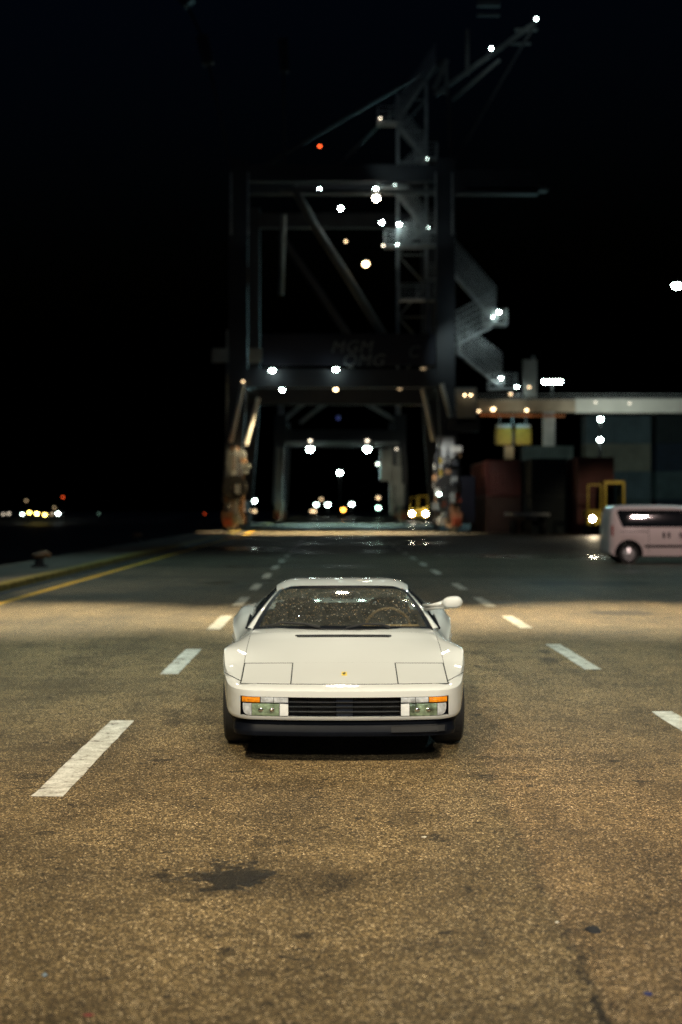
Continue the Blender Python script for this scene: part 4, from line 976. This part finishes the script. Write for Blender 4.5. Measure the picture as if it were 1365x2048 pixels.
for sg in (-1, 1):
    for s0, s1, slant in ((.30, 1.225, .0), (1.235, 2.26, 0), (2.27, 3.05, .0)):
        gw = []
        for j in range(9):
            z = 1.15 + .54 * j / 8; r = []
            a, b_ = s0, s1
            if s0 < .5: a = s0 + .12 * (1 - j / 8) ** 2 - .06 * (j / 8) + (.04 if j == 8 else 0)
            if s1 > 3: b_ = s1 + .25 - .60 * j / 8
            for i in range(11): s = a + (b_ - a) * i / 10; r.append((s, sg * (vside(s, z) + .004), z))
            gw.append(r)
        MB().grid(gw).build('side_window', M['black_glass'] if 'black_glass' in M else M.setdefault('black_glass', paint('dark window glass', (.012, .014, .015), .05, coat=1)), van, smooth=3)
    for s in (1.23, 2.265, 3.02): MB().grid([[(s - .006, sg * (vside(s, z) + .003), z), (s + .006, sg * (vside(s, z) + .003), z)] for z in (.34, .6, .9, 1.1, 1.3, 1.5, 1.7)]).build('door_seam', M['gap'], van)
    MB().bar((.35, sg * .902, 1.02), (1.2, sg * .902, 1.02), .008, .02).build('slide_rail', M['gap'], van)
    MB().bar((1.10, sg * .903, .555), (3.0, sg * .903, .555), .02, .07).build('side_moulding', M['black_plastic'], van)
    for s in (1.70, 1.86): MB().box((s, sg * .895, .90), (.07, .04, .19)).build('door_handle', M['black_plastic'], van, bevel=.01)
    MB().box((2.33, sg * .897, .90), (.30, .006, .16)).build('door_emblem', paint('emblem print', (.20, .14, .16), .5, vary=.5, scale=30), van)
    for ya in (.61, 3.33):
        arc = [(ya + .405 * math.cos(t), sg * .893, .32 + .405 * math.sin(t)) for t in [math.pi * i / 16 for i in range(17)]]
        MB().tube(arc, .035, 8).build('arch_trim', M['black_plastic'], van, smooth=3)
        w = bpy.data.objects.new('wheel', None); col.objects.link(w); w.parent = van; w.location = (ya, sg * .80, .315); w.empty_display_size = .1
        MB().lathe([(.2, -.09), (.28, -.10), (.31, -.08), (.316, -.04), (.316, .04), (.31, .08), (.28, .10), (.2, .09)], (0, 0, 0), 'y', 28).build('tyre', M['rubber'], w, smooth=R(35))
        MB().lathe([(.205, sg * .085), (.195, sg * .04), (.06, sg * .06), (.001, sg * .075)], (0, 0, 0), 'y', 24).build('hubcap', M['alloy'], w, smooth=R(35))
        for k in range(6):
            t = 2 * math.pi * k / 6; MB().bar((.05 * math.cos(t), sg * .075, .05 * math.sin(t)), (.19 * math.cos(t), sg * .075, .19 * math.sin(t)), .02, .045).build('spoke', M['alloy'], w)
    MB().box((.10, sg * .80, 1.05), (.05, .12, .34)).build('tail_lamp', paint('red lens', (.35, .02, .015), .2, coat=1), van, bevel=.01)
MB().box((2.2, 0, .34), (3.8, 1.5, .24)).build('underbody', M['matte_black'], van)

for k, (l, t, e, c, cone, bl) in enumerate(MAST_FLOODS):
    m_ = thing('lamp_mast', (l[0], l[1] - .5, 0), ('lamp mast on the right behind the viewer', 'lamp mast on the left behind the viewer')[k], 'lamp')
    MB().tube([(0, 0, 0), (0, 0, 9.6)], [.12, .07], 10).build('pole', M['galvanised'], m_); lamp_part(Vector(l) + Vector((0, 0, .3)), m_, 'white', .18, 110, 1.4)
# ------------------------------------------------------------------ yellow terminal tractors
def tractor(x, y, label, lit=(True, True), r=.16, s=90):
    t = thing('terminal_tractor', (x, y, 0), label, 'tractor', 'yellow terminal tractors')
    MB().box((0, 2.2, .95), (1.0, 5.4, .32)).build('chassis', M['steel_dark'], t, bevel=.03)
    MB().box((0, -.35, .95), (2.5, .5, .55)).build('bumper', M['yellow_paint'], t, bevel=.05)
    MB().box((-.70, .6, 1.42), (1.0, 1.5, .5)).build('engine_cover', M['yellow_paint'], t, bevel=.06)
    cb = MB()
    for sx in (.02, 1.22):
        for yy in (-.1, 1.5): cb.bar((sx, yy, 1.1), (sx, yy, 3.45), .13)
    for yy in (-.1, 1.5): cb.bar((.02, yy, 3.45), (1.22, yy, 3.45), .14, .18); cb.bar((.02, yy, 1.75), (1.22, yy, 1.75), .12)
    for sx in (.02, 1.22): cb.bar((sx, -.1, 3.45), (sx, 1.5, 3.45), .13)
    cb.build('cab_frame', M['yellow_paint'], t)
    MB().box((.62, .7, 3.52), (1.3, 1.8, .06)).build('cab_roof', M['yellow_paint'], t, bevel=.02); MB().box((.62, .7, 1.45), (1.2, 1.6, .6)).build('cab_base', M['yellow_paint'], t, bevel=.03)
    MB().add([(.08, -.12, 1.8), (1.16, -.12, 1.8), (1.16, -.12, 3.36), (.08, -.12, 3.36)], [(0, 1, 2, 3)]).build('cab_window', M['side_glass'], t)
    MB().bar((-1.1, -.1, 1.3), (-1.1, -.1, 3.3), .07).bar((-1.1, -.1, 3.3), (-.25, -.1, 3.3), .07).bar((-.25, -.1, 3.3), (-.25, -.1, 1.6), .07).build('guard_frame', M['yellow_paint'], t)
    for sx in (-1, 1):
        for yy in (.4, 3.6): MB().lathe([(.25, -.15), (.48, -.15), (.52, -.1), (.52, .1), (.48, .15), (.25, .15)], (sx * 1.05, yy, .52), 'x', 20).build('wheel', M['rubber'], t, smooth=R(35))
    for k, sx in enumerate((-.92, .92)):
        h = MB().lathe([(.02, .12), (.15, .1), (.18, 0), (.17, -.01)], (sx, -.68, 1.08), 'y', 14).build('headlight', M['galvanised'], t, smooth=R(40))
        MB().ball((sx, -.69, 1.08), r, 12, 8, (1, .4, 1)).build('lens', glow_mat('pale', s), h, smooth=3)
    return t
tp = at(1186, 1037, 92); tractor(tp.x + .92, 92.7, 'yellow terminal tractor with one headlight showing, left of the van', s=120)
spot((tp.x, 91.5, 1.1), (tp.x - .5, 78, 0), 500, (1, .80, .5), 70, .8, .1)
spot((tp.x + 1, 88, 5.5), (tp.x + 1.2, 93, 2.2), 420, WARM, 60, .8, .1)  # added fill on the yellow cab frame, no lamp hangs there
tp = at(838, 1031, 190); tractor(tp.x, 190.7, 'far tractor with two bright headlights between the crane legs', r=.26, s=110)
# yellow box on the far tractor's back
# ------------------------------------------------------------------ mooring bollards on the quay
def bollard(px, py, Y, label):
    p = at(px, py, Y); t = thing('bollard', (p.x, Y, .11), label, 'bollard', 'mooring bollards along the quay')
    MB().lathe([(.24, 0), (.24, .04), (.14, .07), (.12, .26), (.001, .28)], (0, 0, 0), 'z', 18).build('post', M['steel_dark'], t, smooth=R(40))
    MB().lathe([(.11, .24), (.19, .28), (.20, .34), (.15, .39), (.001, .40)], (0, 0, 0), 'z', 18).build('head', M['rusty'], t, smooth=R(40))
    MB().tube([(-.02, 0, .34), (.18, 0, .36), (.30, 0, .30)], [.09, .10, .07], 8).build('horn', M['rusty'], t, smooth=3)
    return t
bollard(80, 1132, 39.5, 'orange topped mooring bollard on the quay edge at the left'); bollard(272, 1086, 70, 'farther mooring bollard, faint on the quay edge')
# ------------------------------------------------------------------ scraps on the asphalt
def scrap(px, py, size, mat, name, label, cat, flat=.35, seed=0):
    Y = ground_z(py); p = at(px, py, Y); rnd = random.Random(seed + px)
    mb = MB(); n_ = 9; ring = []
    for lv, (h, k) in enumerate(((0, 1), (.5, .9), (1, .45))):
        ring.append([(size[0] * k * math.cos(2 * math.pi * i / n_) * rnd.uniform(.7, 1.15), size[1] * k * math.sin(2 * math.pi * i / n_) * rnd.uniform(.7, 1.15), size[2] * h * rnd.uniform(.7, 1.1) if lv else 0) for i in range(n_)])
    mb.grid(ring, close=True); mb.add(ring[-1], [tuple(range(n_))])
    o = mb.build(name, mat, None, smooth=R(50)); o.location = (p.x, p.y, .001); tag(o, label, cat); return o
scrap(1187, 1862, (.034, .05, .014), M['matte_black'], 'tar_lump', 'black lump of tar on the asphalt at the lower right', 'lump')
scrap(1297, 1990, (.020, .02, .006), paint('blue foil', (.008, .02, .11), .4), 'litter_scrap', 'tiny blue scrap of litter at the lower right corner', 'litter')
scrap(178, 2030, (.020, .014, .004), paint('red scrap', (.20, .03, .025), .6), 'litter_scrap', 'tiny red scrap of litter at the lower left corner', 'litter')
scrap(90, 1951, (.012, .014, .008), paint('pale pebble', (.20, .25, .28), .6), 'pebble', 'pale bluish pebble on the asphalt at the lower left', 'pebble')
scrap(849, 1675, (.016, .006, .004), paint('paper end', (.75, .70, .60), .8), 'cigarette_end', 'small pale cigarette end beside a dark blot', 'litter')
scrap(1115, 1846, (.010, .010, .004), paint('pale chip', (.6, .55, .45), .8), 'stone_chip', 'pale stone chip left of the black tar lump', 'pebble')
